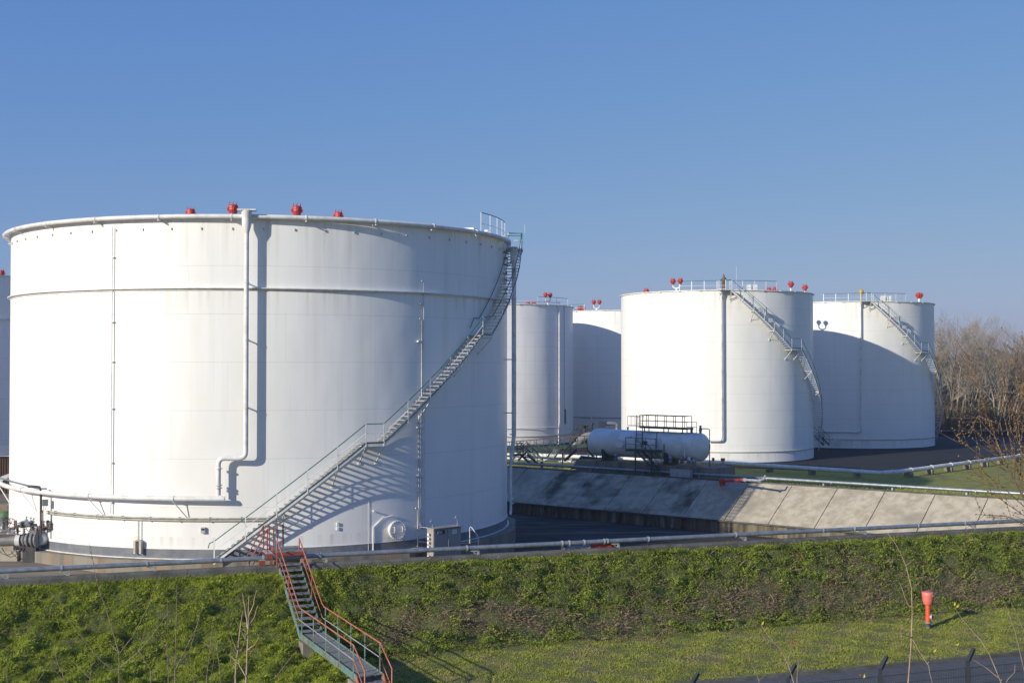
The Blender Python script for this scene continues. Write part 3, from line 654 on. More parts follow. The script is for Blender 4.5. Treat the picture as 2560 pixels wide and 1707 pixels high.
# red branch with nozzle hanging at the pipe
b = MB(); c0, c1 = ppt(1412, 1.72)-o0, ppt(1476, 1.72)-o0
off = DN*-.25; b.tube([c0+off, c1+off], .10, 10); b.lathe(c0+off, [(.16, -.05), (.16, .05)], 12, DE); b.lathe(c1+off, [(.16, -.05), (.16, .05)], 12, DE)
br = b.build('branch_pipe', M['galv'], pipe)
b = MB(); c2, c3 = ppt(1478, 1.74)-o0, ppt(1526, 1.76)-o0; b.tube([c2+off, c3+off], .115, 12); b.lathe((c2+c3)/2+off, [(.14, -.03), (.14, .03)], 12, DE)
b.lathe(c3+off-DE*.1+Vector((0, 0, .02)), [(.13, 0), (.19, .12), (.17, .3), (.1, .36)], 12, DE); b.box(c3+off-DE*.25-Vector((0, 0, .17)), (.3, .1, .12), DE); b.build('foam_nozzle', M['red'], br)
b = MB(); b.tube([ppt(1418, 2.0)-o0, c0+off+DE*.05], .05, 6); b.tube([ppt(1515, 2.0)-o0, c3+off], .05, 6); b.build('hanger', M['darksteel'], br)

# ------------------------------------------------------------------ pipes on the upper ground
pw = empty('white_pipeline', W(1774, 1154, 132), 'long fat white pipe bending on the grass before the two right tanks', 'pipeline')
def cc(p, root): return Vector(p)-root.location
PW = [(-8, 149.0), (.67, 143.5), (20.4, 132.0), (34.0, 118.4), (36, 119.6), (56.9, 142.2), (75, 162)]
zz = .75
pts = [Vector((x, y, zz)) for x, y in PW]
MB().tube([cc(p, pw) for p in pts], .2, 12).build('pipe_run', M['white'], pw)
for i in range(len(pts)-1):
    L = (pts[i+1]-pts[i]).length; n = max(1, int(L/4.2))
    for k in range(n):
        c = pts[i].lerp(pts[i+1], (k+.5)/n); d = (pts[i+1]-pts[i]).normalized()
        if L > 4: MB().box(cc(c-Vector((0, 0, .38)), pw), (.35, .8, .4), d).build('sleeper', M['concrete'], pw)
        MB().lathe(cc(c+d*.5, pw), [(.24, -.04), (.24, .04)], 12, d).build('flange', M['white'], pw)
p2 = empty('white_pipeline', (0, 137, .5), 'thinner white pipe running parallel behind the horizontal vessel', 'pipeline')
MB().tube([(-3, 5.5, .05), (5, -1.0, .05), (16, -9.0, .0)], .13, 10).build('pipe_run', M['white'], p2)
for i, x in enumerate((0.4, 3.2)):
    MB().box((x, 2.7-.8*x, -.22), (.3, .5, .3)).build('sleeper', M['concrete'], p2)
pg_ = empty('grey_pipeline', wl(20, TW+.75, 2.15), 'grey to white pipe along the top of the sloping concrete wall', 'pipeline')
MB().tube([cc(wl(-20+i*4, TW+.75, 2.15+.004*i), pg_) for i in range(24)], .115, 12).build('pipe_run', M['galv'], pg_)
for i in range(16):
    a = -16+i*5.2; c = wl(a, TW+.75, 2.0); b = MB(); b.box(cc(c-Vector((0, 0, .15)), pg_), (.12, .3, .45), WD); b.build('pipe_support', M['galv'], pg_)
    MB().lathe(cc(wl(a+.6, TW+.75, 2.16), pg_), [(.145, -.03), (.145, .03)], 12, WD).build('clamp', M['galvlight'], pg_)
# red nozzle below that pipe
nz = W(1803, 1197, 96.6); b = MB(); d = WD
e0 = W(1806, 1202, 96.4); e1 = W(1862, 1199, 93.4); e2 = W(1898, 1201, 92.0)
dd = (e1-e0).normalized(); b = MB(); b.tube([cc(e0, pg_), cc(e1, pg_)], .11, 12); b.lathe(cc(e0, pg_), [(.12, -.1), (.22, -.2), (.24, -.05), (.24, .15), (.12, .3)], 12, dd); b.box(cc(e0-Vector((0, 0, .22)), pg_), (.35, .3, .35), dd); b.build('foam_nozzle', M['red'], pg_)
b = MB(); b.tube([cc(e1, pg_), cc(e2, pg_)], .09, 10); b.lathe(cc(e1, pg_), [(.15, -.04), (.15, .04)], 12, dd); b.lathe(cc(e2, pg_), [(.15, -.04), (.15, .04)], 12, dd); b.tube([cc(e2, pg_), cc(e2, pg_)+Vector((.3, -.1, .1)), cc(e2, pg_)+Vector((.45, .1, .35))], .08, 8); b.build('branch_pipe', M['galvlight'], pg_)

# ------------------------------------------------------------------ dike stair and gangway
Q = Vector((.405, -.914, 0)); QR = Vector((.914, .405, 0)); S0 = Vector((-10.45, 57.4, 0))
ds_ = empty('dike_stair', S0, 'faded teal steel stair and gangway with red handrails down the grass bank', 'stair')
def g(l, w, z): return Q*l+QR*w+Vector((0, 0, z))
ZT, ZD, LS, LD, WW = 1.78, -.70, 3.94, 8.05, .97
def sz(l): return ZT+(ZD-ZT)*l/LS
for w in (0, WW):
    b = MB(); b.bar(g(-.05, w, ZT-.1), g(LS, w, ZD-.12), .03, .26); b.bar(g(LS-.05, w, ZD-.04), g(LS+LD, w, ZD-.04), .03, .26); b.build('stringer', M['teal'], ds_)
n = 12
for k in range(n):
    l = LS*(k+.5)/n; b = MB(); b.box(g(l, WW/2, sz(l)+.02), (.26, WW-.05, .035), Q); b.box(g(l+.13, WW/2, sz(l)), (.02, WW-.05, .05), Q); b.build('tread', M['grating'], ds_)
b = MB()
for k in range(int(WW/.045)): b.bar(g(LS+.05, .03+k*.045, ZD+.03), g(LS+LD, .03+k*.045, ZD+.03), .012, .035)
for k in range(18): b.bar(g(LS+.1+k*.465, .02, ZD+.035), g(LS+.1+k*.465, WW-.02, ZD+.035), .02, .03)
b.build('grating_deck', M['grating'], ds_)
for w in (-.02, WW+.02):
    top = [g(-.15, w, ZT+1.0), g(LS-.25, w, ZD+1.22), g(LS+.1, w, ZD+1.12), g(LS+LD-.35, w, ZD+1.1), g(LS+LD+1.0, w, ZD+.45), g(LS+LD+1.0, w, ZD-.8)]
    MB().tube(top, .028, 8).build('handrail', M['orange'], ds_)
    MB().tube([g(-.15, w, ZT+.5), g(LS-.15, w, ZD+.62)], .02, 6).build('knee_rail', M['orange'], ds_)
    MB().tube([g(LS-.15, w, ZD+.62), g(LS+LD-.3, w, ZD+.56)], .02, 6).build('knee_rail', M['galvlight'], ds_)
    MB().tube([g(LS+LD-.3, w, ZD+.56), g(LS+LD+1.0, w, ZD-.25)], .02, 6).build('knee_rail', M['orange'], ds_)
    MB().tube([g(-.15, w, ZT-.15), g(-.15, w, ZT+1.0)], .028, 8).build('post', M['orange'], ds_)
    MB().tube([g(LS*.52, w, sz(LS*.52)-.1), g(LS*.52, w, sz(LS*.52)+1.05)], .025, 6).build('post', M['redpaint'], ds_)
    for k in range(5):
        l = LS+.3+k*(LD-.7)/4; MB().bar(g(l, w, ZD-.15), g(l, w, ZD+1.1), .045, .045).build('post', M['teal'], ds_)
    b = MB(); b.bar(g(LS+LD-.05, w, ZD), g(LS+LD+1.1, w, ZD-1.05), .03, .2); b.build('stringer', M['orange'], ds_)
for k in range(4): l = LS+LD+.2+.26*k; MB().box(g(l, WW/2, ZD-.2-.24*k), (.24, WW-.05, .035), Q).build('tread', M['grating'], ds_)
for l, z1 in ((LS+.35, -1.0), (LS+LD-.55, -1.0)):
    b = MB(); b.box(g(l, WW/2, (z1-2.4)/2+.08), (.75, WW+.15, z1+2.4), Q); b.build('concrete_pier', M['concrete'], ds_)
b = MB(); b.box(g(-.35, WW/2, 1.45), (.5, WW+.1, .75), Q); b.build('concrete_pier', M['concrete'], ds_)

# red crossover platform over the pipe
xo = empty('crossover_platform', dk(s_at(700), 0, 1.68), 'small red framed crossover platform with rails straddling the grey pipe at the stair top', 'platform')
cs = s_at(694, .1); ZX = 2.27
def x_(s, u, z): return dk(s, u, z)-xo.location
b = MB()
for k in range(20): b.bar(x_(cs+.03+k*.062, .15, ZX), x_(cs+.03+k*.062, -1.75, ZX), .014, .03)
for k in range(9): b.bar(x_(cs, .1-k*.22, ZX), x_(cs+1.22, .1-k*.22, ZX), .02, .028)
b.build('grating_deck', M['grating'], xo)
b = MB(); b.bar(x_(cs, .18, ZX-.08), x_(cs+1.25, .18, ZX-.08), .03, .16); b.bar(x_(cs, -1.78, ZX-.08), x_(cs+1.25, -1.78, ZX-.08), .03, .16)
b.bar(x_(cs, .18, ZX-.08), x_(cs, -1.78, ZX-.08), .03, .16); b.bar(x_(cs+1.25, .18, ZX-.08), x_(cs+1.25, -1.78, ZX-.08), .03, .16); b.build('frame', M['redpaint'], xo)
for s_, u_ in ((cs, .12), (cs+1.25, .12), (cs+1.25, -1.7), (cs, -1.7)): MB().bar(x_(s_, u_, 1.6 if u_ > -1 else -.6), x_(s_, u_, ZX-.02), .07).build('leg', M['redpaint'], xo)
zr = ZX+1.0
for u_ in (-.35, -1.55):
    MB().tube([x_(cs-1.15, u_, 1.62), x_(cs-1.15, u_, 1.8), x_(cs-.35, u_, zr), x_(cs-.08, u_, zr)], .026, 6).build('handrail', M['redpaint'], xo)
    for q in (-.35, -.08): MB().tube([x_(cs+q, u_, ZX-.1), x_(cs+q, u_, zr)], .026, 6).build('post', M['redpaint'], xo)
    MB().tube([x_(cs-1.05, u_, 1.62), x_(cs-.35, u_, ZX+.5)], .02, 6).build('knee_rail', M['redpaint'], xo)
MB().tube([x_(cs+.3, -1.7, ZX), x_(cs+.3, -1.7, zr), x_(cs+.55, -1.7, zr+.02), x_(cs+.55, -1.7, ZX)], .026, 6).build('handrail', M['redpaint'], xo)
MB().tube([x_(cs+.3, -1.72, zr-.25), x_(cs+.55, -1.72, zr-.25)], .018, 5).build('knee_rail', M['green'], xo)
for k, (sa, zt) in enumerate(((cs-.30, ZX-.06), (cs-.62, ZX-.34))):
    b = MB(); b.box(x_(sa, -.62, zt), (.30, 1.1, .04), DE); b.build('step_tread', M['galvlight'], xo)
    for u_ in (-.1, -1.15): MB().box(x_(sa, u_, zt-.13), (.28, .04, .2), DE).build('riser', M['redpaint'], xo)
    MB().box(x_(sa+.1, -.05, (zt+1.5)/2-.1), (.06, .04, zt-1.5), DE).build('leg', M['redpaint'], xo)
# warning sign on the platform
sg = empty('warning_sign', dk(cs+.6, -1.75, 2.2), 'small triangular warning sign on a thin black pole behind the red platform', 'sign')
MB().tube([(0, 0, 0), (0, 0, 1.35)], .014, 5).build('pole', M['darksteel'], sg)
tri = [(math.sin(a), math.cos(a)) for a in (0, 2.094, 4.189)]
b = MB(); b.add([(x*.19, .0, 1.42+z*.19) for x, z in tri]+[(x*.19, .02, 1.42+z*.19) for x, z in tri], [(0, 1, 2), (5, 4, 3), (0, 3, 4, 1), (1, 4, 5, 2), (2, 5, 3, 0)]); b.build('plate', M['black'], sg)
b = MB(); b.add([(x*.135, -.006, 1.42+z*.135) for x, z in tri], [(0, 1, 2)]); b.build('panel', M['offwhite'], sg)
b = MB(); b.box((0, -.011, 1.44), (.022, .006, .09)); b.box((0, -.011, 1.375), (.022, .006, .022)); b.build('mark', M['black'], sg)

# ------------------------------------------------------------------ control cabinet
cb = empty('control_cabinet', W(1118, 1356, 73.2)*1, 'taupe steel control cabinet marked JET A-1 at the foot of the large tank', 'cabinet')
cb.location.z = -1.4
cf = Vector((.735, .678, 0)); cn = Vector((.678, -.735, 0))     # along the front, outward
def k_(a, d, z): return cf*a+cn*d+Vector((0, 0, z))
zb, zt = 1.1, 2.74; wC, dC = 2.05, .55
b = MB(); b.box(k_(0, -dC/2, (zb+zt)/2), (wC, dC, zt-zb), cf); b.build('body', M['cab'], cb)
b = MB(); b.box(k_(0, -dC/2+.05, zt+.03), (wC+.1, dC+.14, .05), cf); b.build('roof', M['cab'], cb)
for sgn, nm in ((-1, 0), (1, 0)):
    b = MB(); b.box(k_(sgn*.505, .015, (zb+zt)/2+.08), (.98, .025, zt-zb-.24), cf); dr = b.build('door', M['cab'], cb)
    if sgn < 0: b = MB(); b.tube([k_(.06, .05, zt-.65), k_(.06, .05, zt-1.15)], .016, 5); b.tube([k_(.06, .02, zt-.7), k_(.06, .05, zt-.7)], .014, 5); b.build('handle', M['galv'], dr)
for a in (-.98, -.3, .5, .98): MB().box(k_(a, -.03, zb/2), (.06, .06, zb), cf).build('leg', M['cab'], cb)
MB().box(k_(-.98, -dC+.05, zb/2), (.06, .06, zb), cf).build('leg', M['cab'], cb)
b = MB(); b.box(k_(-.52, .034, zt-.2), (.60, .012, .21), cf); sp_ = b.build('nameplate', M['black'], cb)
b = MB(); b.box(k_(.52, .034, zt-.24), (.32, .01, .25), cf); np_ = b.build('notice', M['lettering'], cb)
b = MB()
for i in range(4): b.box(k_(.52, .042, zt-.17-.045*i), (.22-.03*(i % 2), .003, .012), cf)
b.build('print', M['valvegrey'], np_)
# stroke lettering JET A-1
def strokes(b, txt, org, ux, uz, h, th):
    G = {'J': [((.0, .25), (.1, .0)), ((.1, .0), (.4, .0)), ((.4, .0), (.5, .2)), ((.5, .2), (.5, 1))], 'E': [((0, 0), (0, 1)), ((0, 1), (.5, 1)), ((0, .5), (.45, .5)), ((0, 0), (.5, 0))],
         'T': [((.3, 0), (.3, 1)), ((0, 1), (.6, 1))], 'A': [((0, 0), (.3, 1)), ((.3, 1), (.6, 0)), ((.12, .35), (.48, .35))], '-': [((.05, .5), (.4, .5))], '1': [((.25, 0), (.25, 1)), ((.25, 1), (.05, .75))], ' ': []}
    x = 0
    for ch in txt:
        for (a, c), (d, e) in G[ch]:
            p = org+ux*(x+a)*h*.62+uz*c*h; q = org+ux*(x+d)*h*.62+uz*e*h
            v = (q-p).normalized(); n_ = ux.cross(uz); b.box((p+q)/2, ((q-p).length+th, .004, th), v, n_, v.cross(n_))
        x += {' ': .3, '-': .55, '1': .45}.get(ch, .78)
b = MB(); strokes(b, 'JET A-1', k_(-.77, .044, zt-.265), cf, Vector((0, 0, 1)), .135, .026); b.build('lettering', M['lettering'], sp_)
b = MB()
for i, z in enumerate((2.45, 2.22, 1.98, 1.75, 1.2)): b.lathe(k_(-wC/2, -dC/2, z), [(.05, 0), (.05, .1), (.085, .1), (.085, .16)], 8, -cf)
b.build('cable_gland', M['white'], cb)
for a, hh in ((-.92, .42), (.92, .5)):
    b = MB(); b.tube([k_(a, -.2, zt), k_(a, -.2, zt+hh), k_(a-.22, -.2, zt+hh)], .022, 5); b.lathe(k_(a-.1, -.2, zt+hh), [(.05, 0), (.02, .1), (.07, .13)], 6); b.build('valve_spindle', M['galvlight'], cb)
b = MB(); b.tube([k_(wC/2, -.3, zt-.1), k_(wC/2+.2, -.3, zt-.1), k_(wC/2+.2, -.3, zt-.4)], .03, 6); b.build('drain_pipe', M['white'], cb)

# white handrail with steps at the plinth, right of the cabinet
hr = empty('step_handrail', Vector((-2.0, 75.6, -1.45)), 'white bent tube handrail with green steps beside the taupe cabinet', 'handrail')
def rel(px, py, Y): return W(px, py, Y)-hr.location
MB().tube([rel(1174.5, 1358, 76), rel(1174.5, 1319, 76), rel(1176.5, 1316, 75.9), rel(1180, 1319, 75.7), rel(1195, 1340, 75), rel(1196.5, 1392, 75)], .028, 6).build('rail', M['white'], hr)
for k in range(4): MB().box(rel(1178+k*4.5, 1372+k*9, 75.2-k*.25), (.3, .9, .04), (.9, -.4, 0)).build('step_tread', M['grating'], hr)
b = MB(); b.bar(rel(1178, 1372, 74.5), rel(1194, 1392, 74.3), .05); b.bar(rel(1160, 1376, 74.5), rel(1164, 1395, 74.4), .05); b.build('stringer', M['green'], hr)
# trestle on the yard floor, left
tr_ = empty('trestle', Wz(316, 1424, fz(-21)), 'low grey steel double trestle standing on the yard floor behind the pipe', 'trestle')
for dx in (-.75, .75):
    b = MB()
    for sg_ in (-1, 1): b.bar((dx, sg_*.38, 0), (dx, sg_*.05, .82), .08)
    b.bar((dx, -.2, .42), (dx, .2, .42), .05); b.box((dx, 0, .83), (.2, .2, .03)); b.build('frame', M['galv'], tr_)
MB().bar((-.75, 0, .36), (.75, 0, .36), .06, .12).build('crossbar', M['galv'], tr_)
tr_.rotation_euler = (0, 0, .12)

# ------------------------------------------------------------------ pipework at the left foot of the large tank
vm = empty('valve_manifold', (-27.6, 73.9, -.65), 'grey and rusty valves on a fat pipe entering the left foot of the large tank', 'pipework')
def v_(px, py, Y): return W(px, py, Y)-vm.location
Yv = 73.6
p0, p1 = v_(-60, 1352, Yv+.6), v_(76, 1349, Yv)
MB().tube([p0, p1], .33, 20).build('main_pipe', M['pipegrey'], vm)
b = MB(); b.tube([v_(41, 1350, Yv), v_(52, 1350, Yv)], .34, 20); b.build('white_collar', M['white'], vm)
b = MB(); dx = (p1-p0).normalized(); b.lathe(v_(75, 1349, Yv), [(.3, -.35), (.38, -.3), (.38, -.24), (.33, -.2), (.45, -.05), (.45, .02), (.34, .06), (.34, .2), (.46, .22), (.46, .3), (.42, .32), (.36, .35), (.36, .42), (.46, .44), (.46, .52)], 20, dx, smooth=False)
b.box(v_(86, 1335, Yv), (.4, .5, .5)); b.build('gate_valve', M['valvegrey'], vm)
MB().tube([v_(98, 1349, Yv), v_(128, 1346, Yv+.9)], .31, 20).build('tank_nozzle', M['white'], vm)
def wheel(c, r, ax, m, nm='hand_wheel', tr=.02):
    c = Vector(c); a = Vector(ax).normalized(); u = a.orthogonal().normalized(); w = a.cross(u); b = MB()
    b.tube([c+(u*math.cos(k*math.pi/10)+w*math.sin(k*math.pi/10))*r for k in range(20)], tr, 6, closed=True)
    for k in range(4): d = u*math.cos(k*math.pi/2+.4)+w*math.sin(k*math.pi/2+.4); b.tube([c, c+d*r], tr*.7, 5)
    b.lathe(c, [(.05, -.05), (.05, .05)], 8, a); return b.build(nm, m, vm)
rnd = random.Random(4)
for px, py, r, m, ax in ((27, 1307, .26, 'rust', (.5, -1, .1)), (16, 1303, .2, 'darksteel', (.8, -1, 0)), (77, 1318, .24, 'valvegrey', (.3, -1, .2)), (127, 1312, .22, 'rust', (1, -.6, 0)), (45, 1313, .14, 'valvegrey', (.2, -1, 0)), (66, 1299, .08, 'galv', (0, 0, 1)), (120, 1302, .08, 'rust', (0, 0, 1))):
    wheel(v_(px, py, Yv-.1), r, ax, M[m])
for px, py, sx_, h_, m in ((8, 1312, .28, .5, 'valvegrey'), (38, 1310, .2, .45, 'rust'), (44, 1325, .18, .55, 'rust'), (57, 1310, .3, .4, 'valvegrey'), (80, 1312, .3, .55, 'valvegrey'), (84, 1328, .24, .5, 'valvegrey'), (108, 1316, .14, .4, 'rust'), (118, 1311, .15, .35, 'rust'), (135, 1312, .2, .42, 'galv')):
    b = MB(); c = v_(px, py, Yv+.1); b.lathe(c-Vector((0, 0, h_/2)), [(sx_*.5, 0), (sx_*.5, .05), (sx_*.3, .07), (sx_*.42, h_*.4), (sx_*.3, h_*.75), (sx_*.5, h_*.78), (sx_*.5, h_*.9), (sx_*.15, h_)], 10, smooth=False); b.build('valve_body', M[m], vm)
b = MB(); b.tube([v_(45, 1315, Yv), v_(92, 1312, Yv)], .09, 8); b.tube([v_(57, 1308, Yv), v_(78, 1310, Yv)], .16, 10); b.build('bypass_pipe', M['valvegrey'], vm)
b = MB(); b.tube([v_(-20, 1337, Yv), v_(70, 1336, Yv)], .035, 6); b.tube([v_(-20, 1341, Yv), v_(60, 1339, Yv)], .03, 6); b.tube([v_(44, 1337, Yv), v_(40, 1300, Yv)], .05, 6); b.tube([v_(100, 1318, Yv), v_(132, 1316, Yv)], .04, 6); b.build('rusty_line', M['rust'], vm)
b = MB(); b.tube([v_(-20, 1331, Yv), v_(52, 1327, Yv)], .025, 5)
for x0, x1, dy in ((-8, 42, 24), (4, 52, 30), (48, 60, 12), (38, 50, 14)): b.tube([v_(x0+(x1-x0)*t, 1368+dy*4*t*(1-t)*.8, Yv-.3) for t in (0, .15, .3, .5, .7, .85, 1)], .02, 5)
b.build('cable', M['darksteel'], vm)
for px in (25, 78): b = MB(); b.box(v_(px, 1392, Yv+.5), (1.0, .5, .75)); b.build('concrete_block', M['beige' if px < 50 else 'concrete'], vm)
b = MB(); b.box(v_(77, 1386, Yv), (.75, .5, 1.0)); b.build('support_frame', M['darksteel'], vm)
b = MB(); b.tube([v_(62, 1308, Yv), v_(62, 1299, Yv), v_(66, 1296, Yv)], .025, 5)
for px, y0 in ((66, 1291), (77, 1293), (84, 1295), (116, 1301)): b.tube([v_(px, y0, Yv), v_(px, 1315, Yv)], .022, 5); b.lathe(v_(px, y0+3, Yv), [(.05, 0), (.07, .05), (.02, .1)], 6)
b.build('gauge_pipe', M['galvlight'], vm)
for i, (px, py) in enumerate(((24, 1322), (52, 1318), (70, 1306), (92, 1322), (60, 1334), (34, 1330), (112, 1322), (124, 1320))):
    b = MB(); c = v_(px, py, Yv-.15-.05*(i % 3)); b.lathe(c, [(.10, 0), (.10, .04), (.05, .05), (.08, .16), (.05, .26), (.10, .27), (.10, .31)], 10, ((1, 0, .1), (0, 0, 1), (.2, -1, .3))[i % 3], smooth=False); b.build('flanged_fitting', M[('rust', 'valvegrey', 'galv')[i % 3]], vm)
# cable riser with box
cr = empty('cable_riser', W(103, 1339, 73.4), 'dark cable duct with a small grey box rising beside the valves', 'cable duct')
b = MB(); q = lambda px, py: W(px, py, 73.2)-cr.location
b.tube([q(70, 1216), q(95, 1216.5), q(100, 1219), q(102, 1226), q(102, 1339)], .06, 6); b.tube([q(103, 1228), q(103, 1280)], .05, 6); b.build('duct', M['darksteel'], cr)
MB().tube([q(107, 1275), q(107, 1320)], .04, 6).build('duct', M['rust'], cr)
b = MB(); b.box(q(113, 1256), (.28, .2, .36), (.8, .6, 0)); b.build('junction_box', M['galv'], cr)
MB().tube([q(108, 1263), q(109, 1275), q(113, 1274), q(116, 1264)], .012, 4).build('cable', M['darksteel'], cr)
b = MB(); b.tube([W(px, py, Y)-cr.location for px, py, Y in ((100, 1216, 73.6), (70, 1213, 74), (40, 1206, 75), (10, 1197, 77), (-30, 1188, 80))], .05, 6); b.build('duct', M['galv'], cr)
# things further back at the extreme left
gv = empty('valve_stand', W(6, 1330, 84), 'green and grey valve stand at the left edge behind the valve cluster', 'valve')
b = MB(); b.lathe((0, 0, 0), [(.25, 0), (.25, .1), (.14, .15), (.14, .7), (.25, .75), (.25, .9)], 12); b.lathe((.35, .3, .4), [(.16, 0), (.16, 1.3), (.24, 1.32), (.24, 1.42)], 12); b.build('body', M['galv'], gv)
b = MB(); b.lathe((.1, 0, .9), [(.3, 0), (.34, .1), (.2, .45), (.05, .5)], 12); b.build('actuator', mat('bright_green_paint', (.06, .15, .06), (.08, .13, .07), 5, .6), gv)
sh_ = empty('brown_shed', (-41.5, 104, .25), 'brown corrugated shed glimpsed at the far left behind the large tank', 'shed')
b = MB()
for k in range(40): b.box((-4+k*.2, 0, 1.5), (.1, .08, 3.0))
b.box((0, .1, 1.5), (8, .1, 3.0)); b.box((0, 1.6, 1.5), (7.9, 3, 2.95)); b.build('wall', M['rustsheet'], sh_)
MB().add([(-4.2, -.3, 3.02), (4.2, -.3, 3.02), (4.2, 3.4, 3.6), (-4.2, 3.4, 3.6), (-4.2, -.3, 3.1), (4.2, -.3, 3.1), (4.2, 3.4, 3.7), (-4.2, 3.4, 3.7)], [(3, 2, 1, 0), (4, 5, 6, 7), (0, 1, 5, 4), (1, 2, 6, 5), (2, 3, 7, 6), (3, 0, 4, 7)]).build('roof', M['galv'], sh_)

# ------------------------------------------------------------------ horizontal vessel
VL, VR = W(1494, 1106, 108.3), W(1750, 1116, 101.2)
vd = (VR-VL); vd.z = 0; vl = vd.length; vd.normalize(); vn = Vector((vd.y, -vd.x, 0))   # vn points to the camera side
if vn.y > 0: vn = -vn
vs_ = empty('pressure_vessel', Vector(((VL.x+VR.x)/2, (VL.y+VR.y)/2, 2.75)), 'pale grey blue horizontal cylinder vessel on saddles above the sloping wall', 'vessel')
vr = 1.12; zc = 4.18-2.75
def h_(a, d, z): return vd*a+vn*d+Vector((0, 0, z))
hl = vl/2
pr = []
for k in range(9): t = math.pi/2*k/8; pr.append((vr*math.sin(t)+.001, -hl-.62*math.cos(t)))
pr += [(vr, -hl+.01), (vr, 0), (vr, hl-.01)]
for k in range(1, 9): t = math.pi/2*k/8; pr.append((vr*math.cos(t)+.001, hl+.62*math.sin(t)))
MB().lathe(h_(0, 0, zc), pr, 48, vd).build('shell', M['vessel'], vs_)
b = MB()
for a in (-hl, -hl/2, 0.2, hl/2+.2, hl): b.lathe(h_(a, 0, zc), [(vr+.006, -.02), (vr+.006, .02)], 48, vd)
b.build('weld_band', M['vessel'], vs_)
for px in (1520, 1693):
    a = ((px-1622)/151.0)*(hl+.6)*.97
    b = MB(); b.box(h_(a, .25, .22), (.28, 1.5, .75), vd); b.bar(h_(a, .95, -.1), h_(a, .98, .95), .3, .1); b.build('saddle', M['darkgreen'], vs_)
    b = MB(); b.box(h_(a, .2, -.22), (.5, 2.2, .3), vd); b.build('saddle_block', M['concrete'], vs_)
def vq(px, py, d):                         # vessel-plane point: column and row on a plane d in front of the axis
    o = vs_.location+vn*d; t = Vector(((px-1280)/F_, math.cos(PT)-(853.5-py)/F_*math.sin(PT), math.sin(PT)+(853.5-py)/F_*math.cos(PT)))
    c = Vector((0, 0, EZ)); k = (o-c).dot(vn)/t.dot(vn); return c+t*k-vs_.location
b = MB(); c = vq(1553, 1108, 1.12); b.lathe(c-vn*.2, [(.3, 0), (.3, .32), (.38, .32), (.38, .42), (.34, .44)], 20, vn, smooth=False); mh = b.build('manway', M['vessel'], vs_)
b = MB(); b.tube([c+Vector((0, 0, .45))+vn*.2, c+Vector((0, 0, .7))+vn*.2-vd*.1, c+Vector((0, 0, .55))+vn*.2-vd*.35, c-vd*.45+vn*.1], .03, 5); b.build('davit', M['vessel'], mh)
# upper platform
up = MB(); u0, u1 = vq(1603, 1068, .35), vq(1716, 1071, .35); zu = (u0.z+u1.z)/2; a0, a1 = u0.dot(vd), u1.dot(vd)
up.box(h_((a0+a1)/2, 0.1, zu), (a1-a0, 1.0, .14), vd); upo = up.build('upper_platform', M['darkgreen'], vs_)
b = MB()
for a in (a0+.3, (a0+a1)/2, a1-.4): b.bar(h_(a, .3, zu-.05), h_(a, .3, zc+vr-.08), .08); b.bar(h_(a, -.3, zu-.05), h_(a, -.3, zc+vr-.08), .08)
b.build('platform_leg', M['darksteel'], upo)
for d in (.58, -.38):
    b = MB(); b.bar(h_(a0, d, zu+.98), h_(a1, d, zu+.98), .05); b.bar(h_(a0, d, zu+.52), h_(a1, d, zu+.52), .035); b.build('handrail', M['darksteel'], upo)
    for k in range(6): a = a0+(a1-a0)*k/5; MB().bar(h_(a, d, zu), h_(a, d, zu+.98), .05).build('post', M['darksteel'], upo)
b = MB()
for a in (a0, a1): b.bar(h_(a, .58, zu+.98), h_(a, -.38, zu+.98), .04); b.bar(h_(a, .58, zu+.52), h_(a, -.38, zu+.52), .03)
b.build('handrail', M['darksteel'], upo)
b = MB(); a = a1
for z in (.0, .45, .85): b.bar(h_(a, .3, zu-.3+z), h_(a+.95, .3, zu-.3+z), .04)
for q_ in (0, .5, .95): b.bar(h_(a+q_, .3, zu-.3), h_(a+q_, .3, zu+.55), .04)
b.build('side_railing', M['darksteel'], upo)
b = MB(); b.lathe(h_(a1+.25, 0, zc+vr-.05), [(.1, 0), (.1, .3), (.16, .32), (.16, .4), (.05, .5)], 8); b.lathe(h_(a1+1.1, 0, zc+vr-.1), [(.1, 0), (.1, .25), (.14, .3), (.08, .6), (.12, .7)], 8); b.build('relief_valve', M['galv'], vs_)
# ladder with cage
b = MB(); al = a0+.05
lm = vq(1603, 1120, .95)
for q_ in (al, al+.62): b.bar(h_(q_, 1.15, lm.z), h_(q_, 1.0, zu+1.0), .05)
for k in range(7): b.bar(h_(al, 1.12, lm.z+.3*k+.2), h_(al+.62, 1.12, lm.z+.3*k+.2), .03)
ld = b.build('ladder', M['darksteel'], vs_)
b = MB()
for z in (zu+.15, zu+.9): b.bar(h_(al-.55, 1.0, z), h_(al+.75, 1.0, z), .035); b.bar(h_(al-.55, 1.5, z), h_(al+.75, 1.5, z), .035); b.bar(h_(al-.55, 1.0, z), h_(al-.55, 1.5, z), .035)
for q_ in (-.55, -.2, .2, .5, .75): b.bar(h_(al+q_, 1.5, zu+.15), h_(al+q_, 1.5, zu+.9), .03)
b.build('safety_cage', M['darksteel'], ld)
